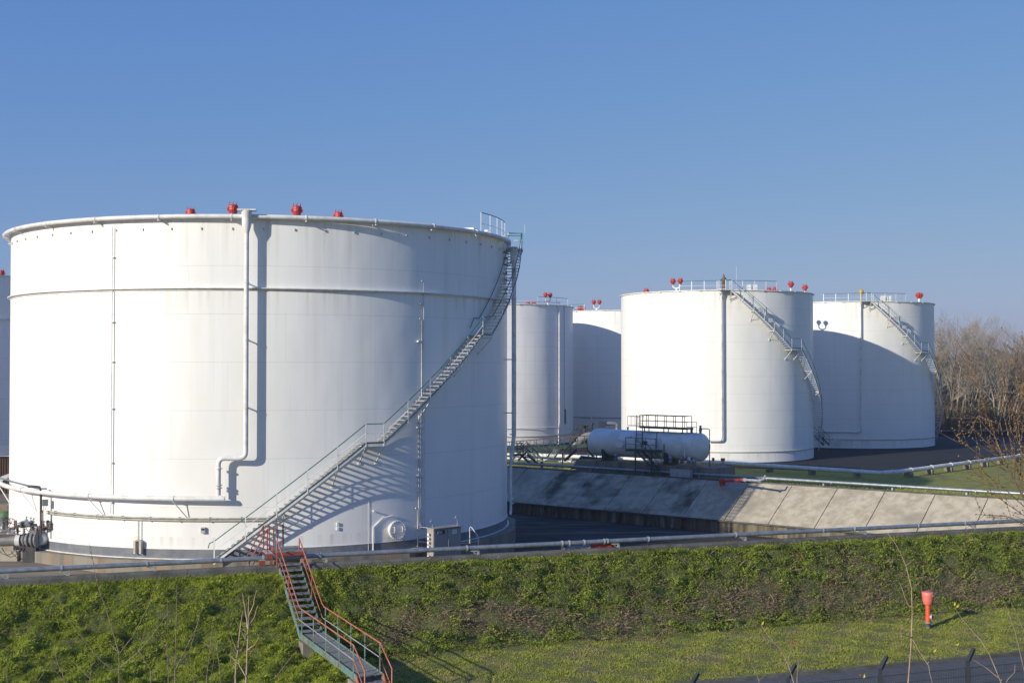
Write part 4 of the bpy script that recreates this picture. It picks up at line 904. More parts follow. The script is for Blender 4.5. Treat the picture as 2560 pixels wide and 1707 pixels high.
# mid platform and its stair
m0, m1 = vq(1570, 1124, 1.8), vq(1645, 1124, 1.8); b0, b1 = m0.dot(vd), m1.dot(vd); zm = m0.z
b = MB(); b.box(h_((b0+b1)/2, 1.7, zm), (b1-b0, .9, .16), vd); mp_ = b.build('side_platform', M['darkgreen'], vs_)
b = MB(); b.bar(h_(b0, 2.1, zm+1.0), h_(b1, 2.1, zm+1.0), .045); b.bar(h_(b0, 2.1, zm+.5), h_(b1, 2.1, zm+.5), .035); b.bar(h_(b0, 2.1, zm+1.0), h_(b0, 1.3, zm+1.0), .045); b.build('handrail', M['darkgreen'], mp_)
for k in range(4): a = b0+(b1-b0)*k/3; MB().bar(h_(a, 2.1, zm), h_(a, 2.1, zm+1.0), .05).build('post', M['darkgreen'], mp_)
for a in (b0+.9, b1-.5): MB().bar(h_(a, 2.0, -1.0), h_(a, 2.0, zm), .12).build('leg', M['darkgreen'], mp_)
b = MB(); e_ = b1-.6
for d in (1.5, 2.2): b.bar(h_(b0+1.2, d, zm-.05), h_(b0+1.2+2.3, d, -.9), .04, .16)
for d in (1.5, 2.2): b.bar(h_(b0+1.2, d, zm+.9), h_(b0+1.2+2.3, d, .05), .035); b.bar(h_(b0+3.5, d, .05), h_(b0+3.5, d, -.8), .035)
sf = b.build('stair_flight', M['darkgreen'], vs_)
for k in range(9): MB().box(h_(b0+1.3+k*.255, 1.85, zm-.12-k*.24), (.2, .66, .035), vd).build('tread', M['grating'], sf)
b = MB(); c = vq(1612, 1107, 2.12); b.box(c, (.5, .02, .28), vd); pn = b.build('sign_plate', M['black'], mp_)
b = MB()
for i in range(5): b.box(c+vd*(-.18+.09*i)+vn*.014, (.05, .004, .12), vd)
b.build('lettering', M['valvegrey'], pn)
for pts_, r, m in (([(1711, 1107), (1712, 1108), (1712, 1146)], .05, 'white'), ([(1651, 1094), (1650, 1095), (1652, 1130), (1653, 1140)], .035, 'vessel'), ([(1642, 1080), (1642, 1120)], .03, 'darksteel'), ([(1660, 1110), (1660, 1175)], .04, 'darkgreen')):
    MB().tube([vq(x, y, 1.25) for x, y in pts_], r, 6).build('drain_pipe', M[m], vs_)
for px, py in ((1705, 1149), (1722, 1150), (1735, 1156), (1676, 1147), (1540, 1142)): c = vq(px, py, 1.0); MB().lathe(c-Vector((0, 0, .3)), [(.12, 0), (.18, .1), (.12, .25), (.2, .35), (.2, .5), (.05, .6)], 8).build('pump', M['galv'], vs_)
MB().box(vq(1723, 1146, 1.3), (.2, .1, .3), vd).build('tag_board', M['white'], vs_)
b = MB(); c = vq(1708, 1148, 1.2); b.lathe(c-Vector((0, 0, .1)), [(.15, 0), (.15, .12)], 10); b.build('red_valve', M['red'], vs_)
b = MB(); b.lathe(h_(-hl*.38, 0, zc+vr-.05), [(.06, 0), (.06, .2), (.11, .22), (.11, .3)], 8); b.build('vent', M['galv'], vs_)
# concrete tray below the vessel
tb2 = empty('concrete_tray', Vector((vs_.location.x, vs_.location.y, 1.7)), 'dark stained low concrete tray wall under the horizontal vessel', 'wall')
MB().add([p for z in (-.3, 1.0) for p in (h_(-hl-1.2, 1.45, z), h_(hl+2.2, 1.25, z), h_(hl+2.2, -1.6, z), h_(-hl-1.2, -1.6, z))], [(3, 2, 1, 0), (4, 5, 6, 7), (0, 1, 5, 4), (1, 2, 6, 5), (2, 3, 7, 6), (3, 0, 4, 7)]).build('tray_wall', M['plinth'], tb2)
b = MB(); b.box(h_(hl-.6, 1.7, .45), (1.9, .4, .7), vd); b.build('switch_box', M['galvlight'], tb2)
# lamp post right of the vessel
lp = empty('lamp_post', W(1774, 1160, 100.2), 'thin dark angled lamp post at the right end of the horizontal vessel', 'lamp post')
b = MB(); hgt = 87*100.2/F_; b.tube([(0, 0, -.6), (0, 0, hgt), (-.1, 0, hgt+.03), (-.75, .1, hgt+.05)], .035, 6); b.build('pole', M['darksteel'], lp); MB().box((-.6, .1, hgt+.03), (.35, .14, .06)).build('lamp_head', M['galv'], lp)
# two little red posts by the white pipe
for px, py in ((1783, 1150), (1807, 1151)):
    q_ = W(px, py, 130.5); r_ = empty('marker_post', (q_.x, q_.y, .1), 'short red marker post, left one of two behind the white pipe' if px < 1800 else 'short red marker post, right one of two behind the white pipe', 'post', 'red marker posts by the white pipe')
    MB().tube([(0, 0, 0), (0, 0, q_.z-.1)], .05, 6).build('post', M['galvlight'], r_); MB().box((0, 0, q_.z-.0), (.4 if px > 1800 else .25, .2, .3)).build('head', M['red'], r_)

# ------------------------------------------------------------------ pipe bridge / gangways in the middle gap
pb_ = empty('pipe_bridge', (4, 134, .2), 'raised dark green gangway with railings between the tanks left of the horizontal vessel', 'gangway')
def pbq(px, py, Y=134.0): return W(px, py, Y)-pb_.location
L0, L1 = pbq(1240, 1131), pbq(1478, 1112)
b = MB(); b.bar(L0, L1, .9, .28); b.build('deck', M['darkgreen'], pb_)
n_ = 15
for dy in (-.45, .45):
    off = Vector((0, dy, 0)); b = MB(); b.bar(L0+off+Vector((0, 0, 1.0)), L1+off+Vector((0, 0, 1.0)), .05)
    b.build('handrail', M['redpaint' if dy < 0 else 'darkgreen'], pb_); b = MB(); b.bar(L0+off+Vector((0, 0, .55)), L1+off+Vector((0, 0, .55)), .035); b.build('middle_rail', M['darkgreen'], pb_)
    for k in range(n_): p = L0.lerp(L1, k/(n_-1))+off; MB().bar(p, p+Vector((0, 0, 1.0)), .05).build('post', M['darkgreen'], pb_)
for f_ in (.1, .4, .7, .97): p = L0.lerp(L1, f_); MB().bar(Vector((p.x, p.y, -.2)), p, .16).build('leg', M['darkgreen'], pb_)
def flight(root, top, bot, w=.8, m='darkgreen', rails=True, n=8):
    top, bot = Vector(top), Vector(bot); d = bot-top; l = Vector((d.x, d.y, 0)).normalized(); sd = Vector((-l.y, l.x, 0))*w/2; b = MB()
    for sg_ in (-1, 1):
        b.bar(top+sd*sg_, bot+sd*sg_, .05, .2)
        if rails:
            b.bar(top+sd*sg_+Vector((0, 0, 1)), bot+sd*sg_+Vector((0, 0, 1)), .045); b.bar(top+sd*sg_+Vector((0, 0, .5)), bot+sd*sg_+Vector((0, 0, .5)), .03)
            for t in (0, .5, 1): p = top.lerp(bot, t)+sd*sg_; b.bar(p, p+Vector((0, 0, 1)), .045)
    o = b.build('stair_flight', M[m], root)
    for k in range(n): p = top.lerp(bot, (k+.5)/n); MB().box(p, (.2, w-.04, .04), l).build('tread', M['grating'], o)
flight(pb_, pbq(1326, 1127, 133), pbq(1348, 1150, 130)); flight(pb_, pbq(1310, 1128, 128), pbq(1288, 1150, 127))
flight(pb_, pbq(1392, 1122, 133), pbq(1376, 1145, 131))
c4 = empty('gangway', W(1302, 1150, 114.5), 'small dark steel step bridge over the pipes next to the large tank right edge', 'gangway')
q = lambda px, py, Y=114.5: W(px, py, Y)-c4.location
b = MB(); b.bar(q(1280, 1136), q(1310, 1136), .8, .12); b.build('deck', M['darksteel'], c4)
for dy in (-.4, .4):
    b = MB(); o_ = Vector((0, dy, 0)); b.bar(q(1278, 1108)+o_, q(1308, 1108)+o_, .05); b.bar(q(1278, 1122)+o_, q(1308, 1122)+o_, .035)
    for px in (1280, 1294, 1308): b.bar(q(px, 1108)+o_, q(px, 1136)+o_, .05)
    b.build('handrail', M['darksteel'], c4)
flight(c4, q(1310, 1136), q(1336, 1160, 113.5), .8, 'darksteel')
c5 = empty('gangway', W(1450, 1150, 128), 'step bridge with thin red rails over the white pipes left of the vessel', 'gangway')
q = lambda px, py, Y=128.0: W(px, py, Y)-c5.location
b = MB(); b.bar(q(1440, 1125), q(1468, 1125), .8, .1); b.build('deck', M['redpaint'], c5)
flight(c5, q(1440, 1125), q(1410, 1152), .8, 'darksteel'); flight(c5, q(1468, 1125), q(1492, 1150), .8, 'darksteel')
# valve platform on the far tank foot
c6 = empty('valve_platform', W(1462, 1100, 162), 'dark steel valve platform with stairs in front of the farthest middle tank', 'platform')
q = lambda px, py, Y=162.0: W(px, py, Y)-c6.location
b = MB(); b.bar(q(1446, 1083), q(1480, 1083), 1.2, .15); b.build('deck', M['darksteel'], c6)
for dy in (-.6, .6):
    o_ = Vector((0, dy, 0)); b = MB(); b.bar(q(1446, 1063)+o_, q(1478, 1063)+o_, .05); b.bar(q(1446, 1073)+o_, q(1480, 1073)+o_, .04)
    for px in (1447, 1458, 1469, 1479): b.bar(q(px, 1063)+o_, q(px, 1083)+o_, .06)
    b.build('handrail', M['darksteel'], c6)
flight(c6, q(1446, 1083), q(1424, 1108), .9, 'darksteel')
b = MB(); b.lathe(q(1480, 1082), [(.2, 0), (.25, .3), (.1, .5), (.12, 1.0), (.3, 1.1), (.3, 1.2), (.06, 1.3), (.06, 2.1)], 8); b.lathe(q(1461, 1082), [(.3, 0), (.2, .4), (.2, .8), (.5, .85), (.5, .95)], 8)
for px in (1450, 1478): b.bar(q(px, 1083), q(px, 1125), .15)
b.build('valve', M['darksteel'], c6)
b = MB(); b.tube([q(1436, 1118, 155), q(1452, 1098, 155), q(1466, 1090, 155), q(1482, 1088, 155)], .45, 14); b.build('large_pipe', M['valvegrey'], c6)
b = MB(); b.tube([q(1500, 1058, 178), q(1536, 1058, 178), q(1542, 1061, 178), q(1543, 1080, 178)], .28, 10); b.box(q(1505, 1060, 178), (1.0, .6, .9)); b.build('overhead_pipe', M['galv'], c6)
# stair foot and small parts by the right tanks
c7 = empty('access_stair', W(2060, 1105, 152), 'dark steel access stair between the two right hand tanks', 'stair')
flight(c7, W(2040, 1086, 152)-c7.location, W(2066, 1112, 150)-c7.location, .8, 'darksteel', n=10)
# green shed roof and yellow bollard near the vessel
c8 = empty('equipment_hood', W(1462, 1148, 109.5), 'small dark teal equipment hood with sloping end left of the concrete tray', 'equipment')
MB().add([(-1.2, -.4, -.8), (1.6, -.4, -.5), (1.6, -.4, .1), (-.3, -.4, .3), (-1.2, .6, -.8), (1.6, .6, -.5), (1.6, .6, .1), (-.3, .6, .3)], [(0, 1, 2, 3), (7, 6, 5, 4), (0, 3, 7, 4), (3, 2, 6, 7), (1, 5, 6, 2)]).build('hood', M['darkgreen'], c8)

# ------------------------------------------------------------------ hydrant
hy = empty('hydrant', Wz(2320, 1569, -1.52), 'red pillar hydrant with faded red hood standing on the lawn below the bank', 'hydrant')
k = 1.68/1.6
MB().lathe((0, 0, 0), [(.115, -.05), (.115, .2*k), (.17, .2*k), (.17, .26*k), (.12, .27*k)], 16).build('foot', M['valvegrey'], hy)
MB().lathe((0, 0, .27*k), [(.115, 0), (.115, .78*k)], 20).build('stem', M['hydred'], hy)
MB().lathe((0, 0, 1.03*k), [(.17, 0), (.21, .06), (.235, .2), (.265, .44), (.275, .56), (.25, .575), (.04, .6)], 20).build('hood', M['hydpink'], hy)
b = MB(); ax = Vector((.75, -.66, 0)); b.lathe(ax*.08+Vector((0, 0, .5*k)), [(.07, 0), (.07, .06), (.125, .07), (.125, .13), (.1, .15)], 16, ax); o = b.build('outlet', M['galvlight'], hy)
b = MB(); b.lathe(ax*.235+Vector((0, 0, .5*k)), [(.085, -.01), (.06, .004)], 12, ax); b.build('outlet_cap', M['darksteel'], o)
MB().box(Vector((.2, -.165, 1.44*k)), (.12, .01, .06), (.6, .8, 0)).build('number_plate', M['lettering'], hy)

# ------------------------------------------------------------------ fence
FU = (27.45-60.9)*-.9427                   # its u
fz0 = 1.05
fn = empty('security_fence', dk(s_at(2000, FU), FU, fz0), 'anthracite wire mesh security fence with cranked post tops in the bottom right corner', 'fence')
def fq(s, z, du=0.0): return dk(s, FU+du, z)-fn.location
sp0 = s_at(2204-8, FU)
posts = [sp0+2.52*i for i in range(-9, 7)]
for s_ in posts:
    b = MB(); b.bar(fq(s_, fz0-.3), fq(s_, fz0+2.30), .08, .09); b.bar(fq(s_, fz0+2.27), fq(s_+.26, fz0+2.55, -.10), .08, .07); b.build('post', M['anthracite'], fn)
for s_ in posts[:-1]:
    b = MB()
    for k in range(51): s1 = s_+.03+2.46*k/50; b.bar(fq(s1, fz0+.1), fq(s1, fz0+2.13), .0065)
    for k in range(11):
        for du in (-.006, .006): b.bar(fq(s_+.03, fz0+.12+.2*k, du), fq(s_+2.49, fz0+.12+.2*k, du), .006, .008)
    b.build('mesh_panel', M['anthracite'], fn)

# ------------------------------------------------------------------ vegetation: ground cover by numpy
def cards(name, m_list, P, size, up, rng, label=None, aspect=1.0, blade=False):
    """one small folded leaf or blade per point of P"""
    n = len(P); th = rng.uniform(0, 2*np.pi, n); el = rng.normal(up, .45, n)
    d = np.stack([np.cos(th)*np.cos(el), np.sin(th)*np.cos(el), np.sin(el)], 1)
    t2 = th+np.pi/2+rng.normal(0, .5, n); w = np.stack([np.cos(t2), np.sin(t2), rng.normal(0, .5, n)], 1)
    w -= d*(w*d).sum(1, keepdims=True); w /= np.linalg.norm(w, axis=1, keepdims=True)
    pk = 1+.45*np.sin(P[:, 0]*2.1+P[:, 1]*1.3)*np.sin(P[:, 0]*.9-P[:, 1]*2.7)
    L = (size*pk*rng.uniform(.5, 1.5, n))[:, None]; Wd = L*aspect
    if blade: V = np.stack([P-w*Wd*.5, P+w*Wd*.5, P+d*L*.6+w*Wd*.35+w*0, P+d*L+np.array([0, 0, -.15])*L], 1)
    else: V = np.stack([P-w*Wd*.15, P+d*L*.5+w*Wd*.5, P+d*L, P+d*L*.5-w*Wd*.5], 1)
    V = V.reshape(-1, 3)
    me = bpy.data.meshes.new(name); me.vertices.add(4*n); me.vertices.foreach_set('co', V.astype(np.float32).ravel())
    me.loops.add(4*n); me.loops.foreach_set('vertex_index', np.arange(4*n, dtype=np.int32))
    me.polygons.add(n); me.polygons.foreach_set('loop_start', np.arange(0, 4*n, 4, dtype=np.int32))
    try: me.polygons.foreach_set('loop_total', np.full(n, 4, dtype=np.int32))
    except Exception: pass
    me.materials.append(m_list); me.update(calc_edges=True); me.validate()
    o = bpy.data.objects.new(name, me); COL.objects.link(o); tag(o, label, None, None, 'stuff'); return o
def leafmat(name, c1, c2, c3=None, s1=.7, s2=9):
    m = mat(name, c1, c2, s2, .75, lo=.35, hi=.65, detail=2, col3=c3, s3=s1); b = m.node_tree.nodes['Principled BSDF']
    b.inputs['Specular IOR Level'].default_value = .2
    t = m.node_tree; tr = t.nodes.new('ShaderNodeBsdfTranslucent'); mx = t.nodes.new('ShaderNodeMixShader'); mx.inputs[0].default_value = .4
    t.links.new(b.inputs['Base Color'].links[0].from_socket, tr.inputs[0]); t.links.new(b.outputs[0], mx.inputs[1]); t.links.new(tr.outputs[0], mx.inputs[2])
    t.links.new(mx.outputs[0], t.nodes['Material Output'].inputs[0])
    return m
M['ivy'] = leafmat('ground_cover_leaf', (.17, .24, .026), (.42, .47, .085), (.12, .15, .035), .7, 5)
M['dry'] = leafmat('dry_stalks', (.26, .18, .115), (.46, .35, .24), (.13, .10, .06), .9)
M['long'] = leafmat('long_grass', (.24, .32, .03), (.53, .57, .09), (.18, .22, .04), .7, 4)
M['lawn'] = leafmat('lawn_blades', (.31, .35, .05), (.54, .54, .13), (.52, .44, .20), .55, 5)
rng = np.random.default_rng(7)
def scatter(n, s0, s1, u0, u1, zadd=0.0, dens=None):
    s = rng.uniform(s0, s1, n); u = rng.uniform(u0, u1, n)
    if dens is not None:
        k = dens(s, u) > rng.uniform(0, 1, n); s, u = s[k], u[k]
    z = np.array([dz(a, c) for a, c in zip(s, u)])+zadd
    P = np.stack([DO.x+DE.x*s+DN.x*u, DO.y+DE.y*s+DN.y*u, z], 1); return P, s, u
def vn_(s, u, f, o):                       # cheap smooth patch noise
    return (np.sin(s*f*1.3+u*f*.7+o)+np.sin(s*f*.6-u*f*1.7+o*2.1)+np.sin(s*f*2.3+u*f*2.9+o*3.3)*.6+np.sin(s*f*4.1-u*f*3.7+o*.7)*.4)/3
def brown(s, u):                           # dry strip towards the toe, right of the stair
    v = np.exp(-((u-4.5-.35*np.sin(s*.35))/1.2)**2)*.95+.6*vn_(s, u, .8, 1.0)+.4*vn_(s, u, 2.7, 4.0)+.25*vn_(s, u, 6.1, 2.0)+.30*np.exp(-((u-2.6)/1.3)**2)*(s > 8)
    return np.clip(v-.12, 0, 1)*(s > -7.5)
S_SPLIT = -9.5
hum = lambda s, u, f=1.0: .15*np.maximum(0, vn_(s, u, 2.1*f, 2.2))
P, s, u = scatter(430000, S_SPLIT, 47, .02, 6.3, 0, lambda s, u: np.clip(1-1.15*brown(s, u), .06, 1)*np.where(u > 5.6, .5, 1))
P[:, 2] += rng.uniform(0, .12, len(P))+np.clip(vn_(s, u, 3.3, 1.7)+.15, 0, 1)**.7*.34*np.clip(u, .15, 1)
cards('ground_cover', M['ivy'], P, .064, .5, rng, 'dense green creeping ground cover on the right part of the bank', .75)
P, s, u = scatter(170000, S_SPLIT, 47, .9, 6.7, 0, brown)
P[:, 2] += rng.uniform(0, .12, len(P))
cards('dry_undergrowth', M['dry'], P, .16, .3, rng, 'brown dry stalks low on the bank', .12, True)
P, s, u = scatter(360000, -27, S_SPLIT+1.2, .02, 12, 0)
P[:, 2] += rng.uniform(-.02, .05, len(P))+np.clip(vn_(s, u, 3.1, .4)+.1, 0, 1)**.7*.42*np.clip(u, 0, 1)
cards('long_grass', M['long'], P, .14, .85, rng, 'long rough green grass on the left part of the bank', .10, True)
P, s, u = scatter(3500, S_SPLIT, 47, .3, 5.5, .05); P[:, 2] += rng.uniform(.05, .3, len(P))
cards('dead_stems', M['dry'], P, .30, .8, rng, 'scattered dead stems standing in the ground cover', .05, True)
P, s, u = scatter(360000, S_SPLIT, 40, 5.5, 12.1, 0, lambda s, u: np.where(u < 6.6, .8, 1.0))
cards('lawn_grass', M['lawn'], P, .075, .8, rng, 'short mown grass of the lawn beside the road', .16, True)
P, s, u = scatter(60000, -27, 47, -.02, .5, .02)
cards('edge_grass', M['long'], P, .13, .9, rng, 'grass fringe along the kerb of the bank crest', .12, True)
# grass on the upper ground
nG = 100000; a_ = rng.uniform(-12, 62, nG); d_ = rng.uniform(TW+.5, TW+22, nG)
zg = np.interp(d_, [p[0] for p in prof], [p[1] for p in prof])
P = np.stack([WO.x+WD.x*a_+WN.x*d_, WO.y+WD.y*a_+WN.y*d_, zg], 1)
cards('upper_grass_blades', M['lawn'], P, .17, .8, rng, 'grass on the upper ground behind the sloping wall', .2, True)

# ------------------------------------------------------------------ bare trees
def grow(seed, H=18, spread=.5, levels=5, r0=.22, trunks=1, lean=0.0, split=.35, dens=1.0):
    rn = random.Random(seed); tr = MB(); cr = MB()
    def br(p, d, L, r, lv, mb):
        n = 4 if lv < 2 else 3; pts = [p]; rs = [r]; q = p.copy(); dd = d.copy()
        for i in range(n):
            dd = (dd+Vector((rn.gauss(0, .10), rn.gauss(0, .10), rn.gauss(0, .05)+(.05 if lv > 0 else .0)))).normalized()
            q = q+dd*L/n; pts.append(q.copy()); rs.append(r*(1-.72*(i+1)/n) if lv < levels else r*(1-.6*(i+1)/n))
        mb.tube(pts, rs, 6 if lv == 0 else (4 if lv < 3 else 3), cap=False)
        if lv >= levels: return
        k = int((7 if lv == 0 else 6 if lv == 1 else 5)*dens)+rn.randint(0, 2)
        for j in range(k):
            f = (split+(1-split)*(j+rn.random())/k) if lv == 0 else .25+.75*(j+rn.random())/k
            x = f*n; i = min(n-1, int(x)); c = pts[i].lerp(pts[i+1], x-i)
            ang = rn.uniform(.35, .8)*(.6+spread); az = rn.uniform(0, 2*math.pi)
            o = dd.orthogonal().normalized(); o2 = dd.cross(o)
            nd = (dd*math.cos(ang)+(o*math.cos(az)+o2*math.sin(az))*math.sin(ang)+Vector((0, 0, .22))).normalized()
            L2 = L*rn.uniform(.42, .68)*(1.0 if lv else (1.15-f*.55)); r2 = max(.013, rs[i]*rn.uniform(.35, .55))
            br(c, nd, L2, r2, lv+1, cr if lv+1 >= 2 else tr)
    for k in range(trunks):
        d = Vector((lean+(rn.gauss(0, .13) if trunks > 1 else rn.gauss(0, .03)), rn.gauss(0, .1) if trunks > 1 else 0, 1)).normalized()
        br(Vector((rn.gauss(0, .35)*(trunks > 1), rn.gauss(0, .35)*(trunks > 1), -.3)), d, H*rn.uniform(.62, .75), r0*rn.uniform(.75, 1.1), 0, tr)
    return tr, cr
def tree_proto(seed, tm, cm, label, group, **kw):
    r = empty('bare_tree', (0, 0, 0), label, 'tree', group); a, c = grow(seed, **kw)
    a.build('trunk', M[tm], r); c.build('crown', M[cm], r); return r
M['twigs'] = mat('tan_twigs', (.40, .335, .25), (.28, .235, .175), .4, .9)
G = 'bare trees behind the basin wall on the right'
protos = [tree_proto(3, 'bark', 'twigs', '', G, H=19, spread=.3, trunks=3, split=.3, levels=4, dens=.75),
          tree_proto(11, 'bark', 'twigs', '', G, H=18, spread=.4, trunks=2, split=.3, levels=4, dens=.8),
          tree_proto(21, 'bark', 'twigs', '', G, H=17, spread=.25, trunks=4, split=.35, levels=4, dens=.65),
          tree_proto(35, 'barkdark', 'twigs', '', G, H=17, spread=.9, trunks=2, lean=.28, split=.2, levels=4, dens=1.0)]
spots = [(66.2, 193, 3, 1.15), (71.8, 200, 0, 1.0), (75.6, 196, 2, 1.0), (78.8, 199, 0, 1.06), (83.5, 204, 1, 1.0), (87, 198, 2, 1.05), (69.5, 212, 1, .95), (76, 216, 1, 1.08), (92, 205, 0, 1.0), (99, 202, 1, 1.0), (81, 222, 2, 1.12), (60.5, 214, 1, .85), (106, 208, 2, .95), (52, 212, 2, .8), (34, 225, 1, .95), (15.9, 214, 1, 1.15)]
used = {}; rt = random.Random(5)
tl = {0: 'wide leaning bare tree just right of the far right tank, spreading low branches'}
for i, (x, y, k, sc) in enumerate(spots):
    o = protos[k] if k not in used else copy_tree(protos[k]); used[k] = 1
    o.location = (x*1.08, y*1.1, 0.0); o.rotation_euler = (0, 0, rt.uniform(0, 6.28) if k != 3 else 0); sc *= 1.02; o.scale = (sc, sc, sc*rt.uniform(.92, 1.04))
    o['label'] = tl.get(i, 'tall bare tree with pale trunks and fine tan twigs in the row on the right')
    if i == 15: o['label'] = 'bare tree top peeping up between the two middle tanks'
# thicket and far woodland
def brush(name, label, n, x0, x1, y0, y1, zb, hmax, size, m, asp=.06):
    x = rng.uniform(x0, x1, n); y = rng.uniform(y0, y1, n); z = zb+hmax*rng.beta(1.2, 2.2, n)*(.75+.25*np.sin(x*.5))
    return cards(name, m, np.stack([x, y, z], 1), size, 1.0, rng, label, asp, True)
M['brush'] = leafmat('brown_thicket', (.15, .115, .085), (.22, .175, .125), (.10, .105, .06), .15)
M['farwood'] = leafmat('far_woodland', (.20, .19, .17), (.25, .23, .20), (.14, .16, .12), .06)
brush('thicket', 'brown bare thicket at the foot of the tree row', 110000, 50, 160, 204, 245, -.4, 5.5, .9, M['brush'], .05)
brush('far_woodland', 'hazy mass of far bare woodland behind the tree row', 90000, -60, 330, 330, 400, .5, 15, 3.2, M['farwood'], .12)
hb = MB(); vs = []; fs = []
for i in range(60):
    x = -500+40*i
    for j, (y, h) in enumerate(((420, 0), (520, 9), (800, 22), (1400, 30))): vs.append((x, y, 1+h*(.8+.25*math.sin(x*.006+j))))
for i in range(59):
    for j in range(3): fs.append((i*4+j, i*4+4+j, i*4+5+j, i*4+1+j))
hb.add(vs, fs, True); tag(hb.build('hills', M['farwood']), kind='structure')

# ------------------------------------------------------------------ young shoots and shrubs near the camera
def shoot(name, label, cat, lines, Y, m='twigred', r=.011, buds=None, seed=0, group=None, side=0, tip=.35):
    """lines: pixel polylines of the stems; every stem wanders in depth as well"""
    rn = random.Random(seed+17); base = W(*lines[0][0], Y); root = empty(name, base, label, cat, group)
    stem = MB(); tw = MB(); bd = MB()
    for li, ln in enumerate(lines):
        ph = rn.uniform(-1, 1)*.6 if li else 0; pts = []
        N = 9
        for i in range(N+1):
            t = i/N*(len(ln)-1); j = min(len(ln)-2, int(t)); f = t-j
            px = ln[j][0]*(1-f)+ln[j+1][0]*f; py = ln[j][1]*(1-f)+ln[j+1][1]*f
            pts.append(W(px+rn.gauss(0, .5), py, Y+ph*i/N+rn.gauss(0, .01))-base)
        rr = r*(1 if li == 0 else .62); rs = [rr*(1-(1-tip)*i/N) for i in range(N+1)]
        (stem if li == 0 else tw).tube(pts, rs, 5)
        L = (pts[-1]-pts[0]).length
        for k in range(int(side*L)):
            f = rn.uniform(.25, 1); x = f*N; i = min(N-1, int(x)); c = pts[i].lerp(pts[i+1], x-i); d = (pts[i+1]-pts[i]).normalized()
            o = d.orthogonal().normalized(); az = rn.uniform(0, 6.28); nd = (d*.8+(o*math.cos(az)+d.cross(o)*math.sin(az))*.75).normalized(); l2 = rn.uniform(.12, .5)
            e = c+nd*l2*.5+Vector((0, 0, .02)); e2 = c+nd*l2+Vector((0, 0, .07)); tw.tube([c, e, e2], [rr*.42, rr*.34, rr*.22], 4)
            for q_ in (e, e2):
                if buds: bd.lathe(q_+Vector((rn.gauss(0, .012), 0, rn.gauss(0, .012))), [(.002, -.014), (.011, 0), (.002, .016)], 5, (rn.gauss(0, 1), rn.gauss(0, 1), 1))
        if buds:
            for k in range(int(L*buds)): x = rn.uniform(.15, 1)*N; i = min(N-1, int(x)); c = pts[i].lerp(pts[i+1], x-i); bd.lathe(c+Vector((rn.gauss(0, .014), rn.gauss(0, .014), 0)), [(.002, -.016), (.012, 0), (.002, .018)], 5, (rn.gauss(0, 1), rn.gauss(0, 1), 1))
    stem.build('stem', M[m], root)
    if tw.v: tw.build('twig', M[m], root)
    if bd.v: bd.build('bud', M['bud'], root)
    return root
LB = 1350; k_l = 3.618
def cp(x, y): return (x/k_l, LB+y/k_l)     # points read off the enlarged lower left corner
GL = 'young bare saplings rising at the bottom left'
shoot('sapling', 'three armed bare sapling, a long arm reaching up over the grey pipe, lower left', 'sapling',
      [[cp(1085, 1420), cp(1078, 1250), cp(1075, 1020)], [cp(1075, 1020), cp(1030, 850), cp(960, 620), cp(870, 370), cp(830, 130), cp(803, 20)], [cp(1085, 1020), cp(1200, 870), cp(1340, 600), cp(1455, 295)],
       [cp(1075, 1200), cp(900, 1080), cp(720, 850), cp(610, 700), cp(510, 490)], [cp(1090, 1140), cp(1250, 1010), cp(1400, 830), cp(1530, 640)], [cp(1060, 1000), cp(990, 935)]], 25, r=.015, seed=1, group=GL, buds=5)
def ksap(i, label, lines, Y, **kw): shoot('sapling', label, 'sapling', [[cp(*p) for p in l] for l in lines], Y, seed=i, group=GL, **kw)
ksap(2, 'two parallel upright thin stems of a bare sapling right of the three armed one', [[(1585, 1420), (1585, 1140), (1595, 700), (1600, 395)], [(1590, 1160), (1690, 960), (1780, 780), (1835, 585)], [(1580, 1150), (1480, 960), (1430, 820), (1310, 830)], [(1590, 1130), (1720, 1000), (1800, 690)]], 24, r=.011)
ksap(3, 'single thin straight bare stem left of the twin stems', [[(1530, 1420), (1520, 1200), (1512, 900), (1514, 510)], [(1520, 1000), (1450, 880)]], 26, r=.009)
ksap(4, 'pollarded pale sapling with orange tipped forks, tallest by the gangway', [[(2222, 1420), (2230, 1200), (2240, 950), (2246, 760), (2250, 500)], [(2240, 800), (2215, 600), (2190, 480)], [(2246, 700), (2290, 590), (2320, 450)], [(2250, 780), (2300, 700), (2330, 590)], [(2240, 990), (2310, 940), (2345, 865)], [(2235, 900), (2170, 800), (2135, 715)], [(2225, 1230), (2150, 1100), (2080, 1040)]], 23, m='twigtan', r=.024, tip=.4)
ksap(5, 'second pale pollarded sapling left of the tallest one by the gangway', [[(2120, 1420), (2130, 1200), (2150, 1000), (2180, 760), (2195, 640)], [(2150, 1000), (2100, 890), (2080, 810)], [(2140, 1040), (2200, 960), (2240, 790)], [(2130, 1150), (2090, 1100), (2085, 1040)]], 22.5, m='twigtan', r=.02, tip=.35)
ksap(6, 'slender bare whip with one dark side twig between the saplings', [[(1855, 1420), (1880, 1150), (1910, 880), (1928, 690)], [(1895, 960), (1820, 910)]], 25, r=.009)
ksap(7, 'thin bare whip leaning left near the pollarded saplings', [[(2000, 1420), (1985, 1150), (1960, 950), (1948, 820)], [(2000, 1420), (1900, 1300), (1930, 1100), (1945, 900)]], 24, r=.009)
ksap(8, 'low arching bare whip in the bottom left corner', [[(620, 1420), (560, 1200), (510, 1080), (487, 930)], [(620, 1420), (600, 1300), (500, 1180), (450, 1110)], [(620, 1420), (330, 1300), (380, 1220), (420, 1145)]], 23, r=.009)
ksap(9, 'single pale whip at the extreme left of the bottom edge', [[(70, 1420), (66, 1250), (60, 1020)]], 24, r=.009)
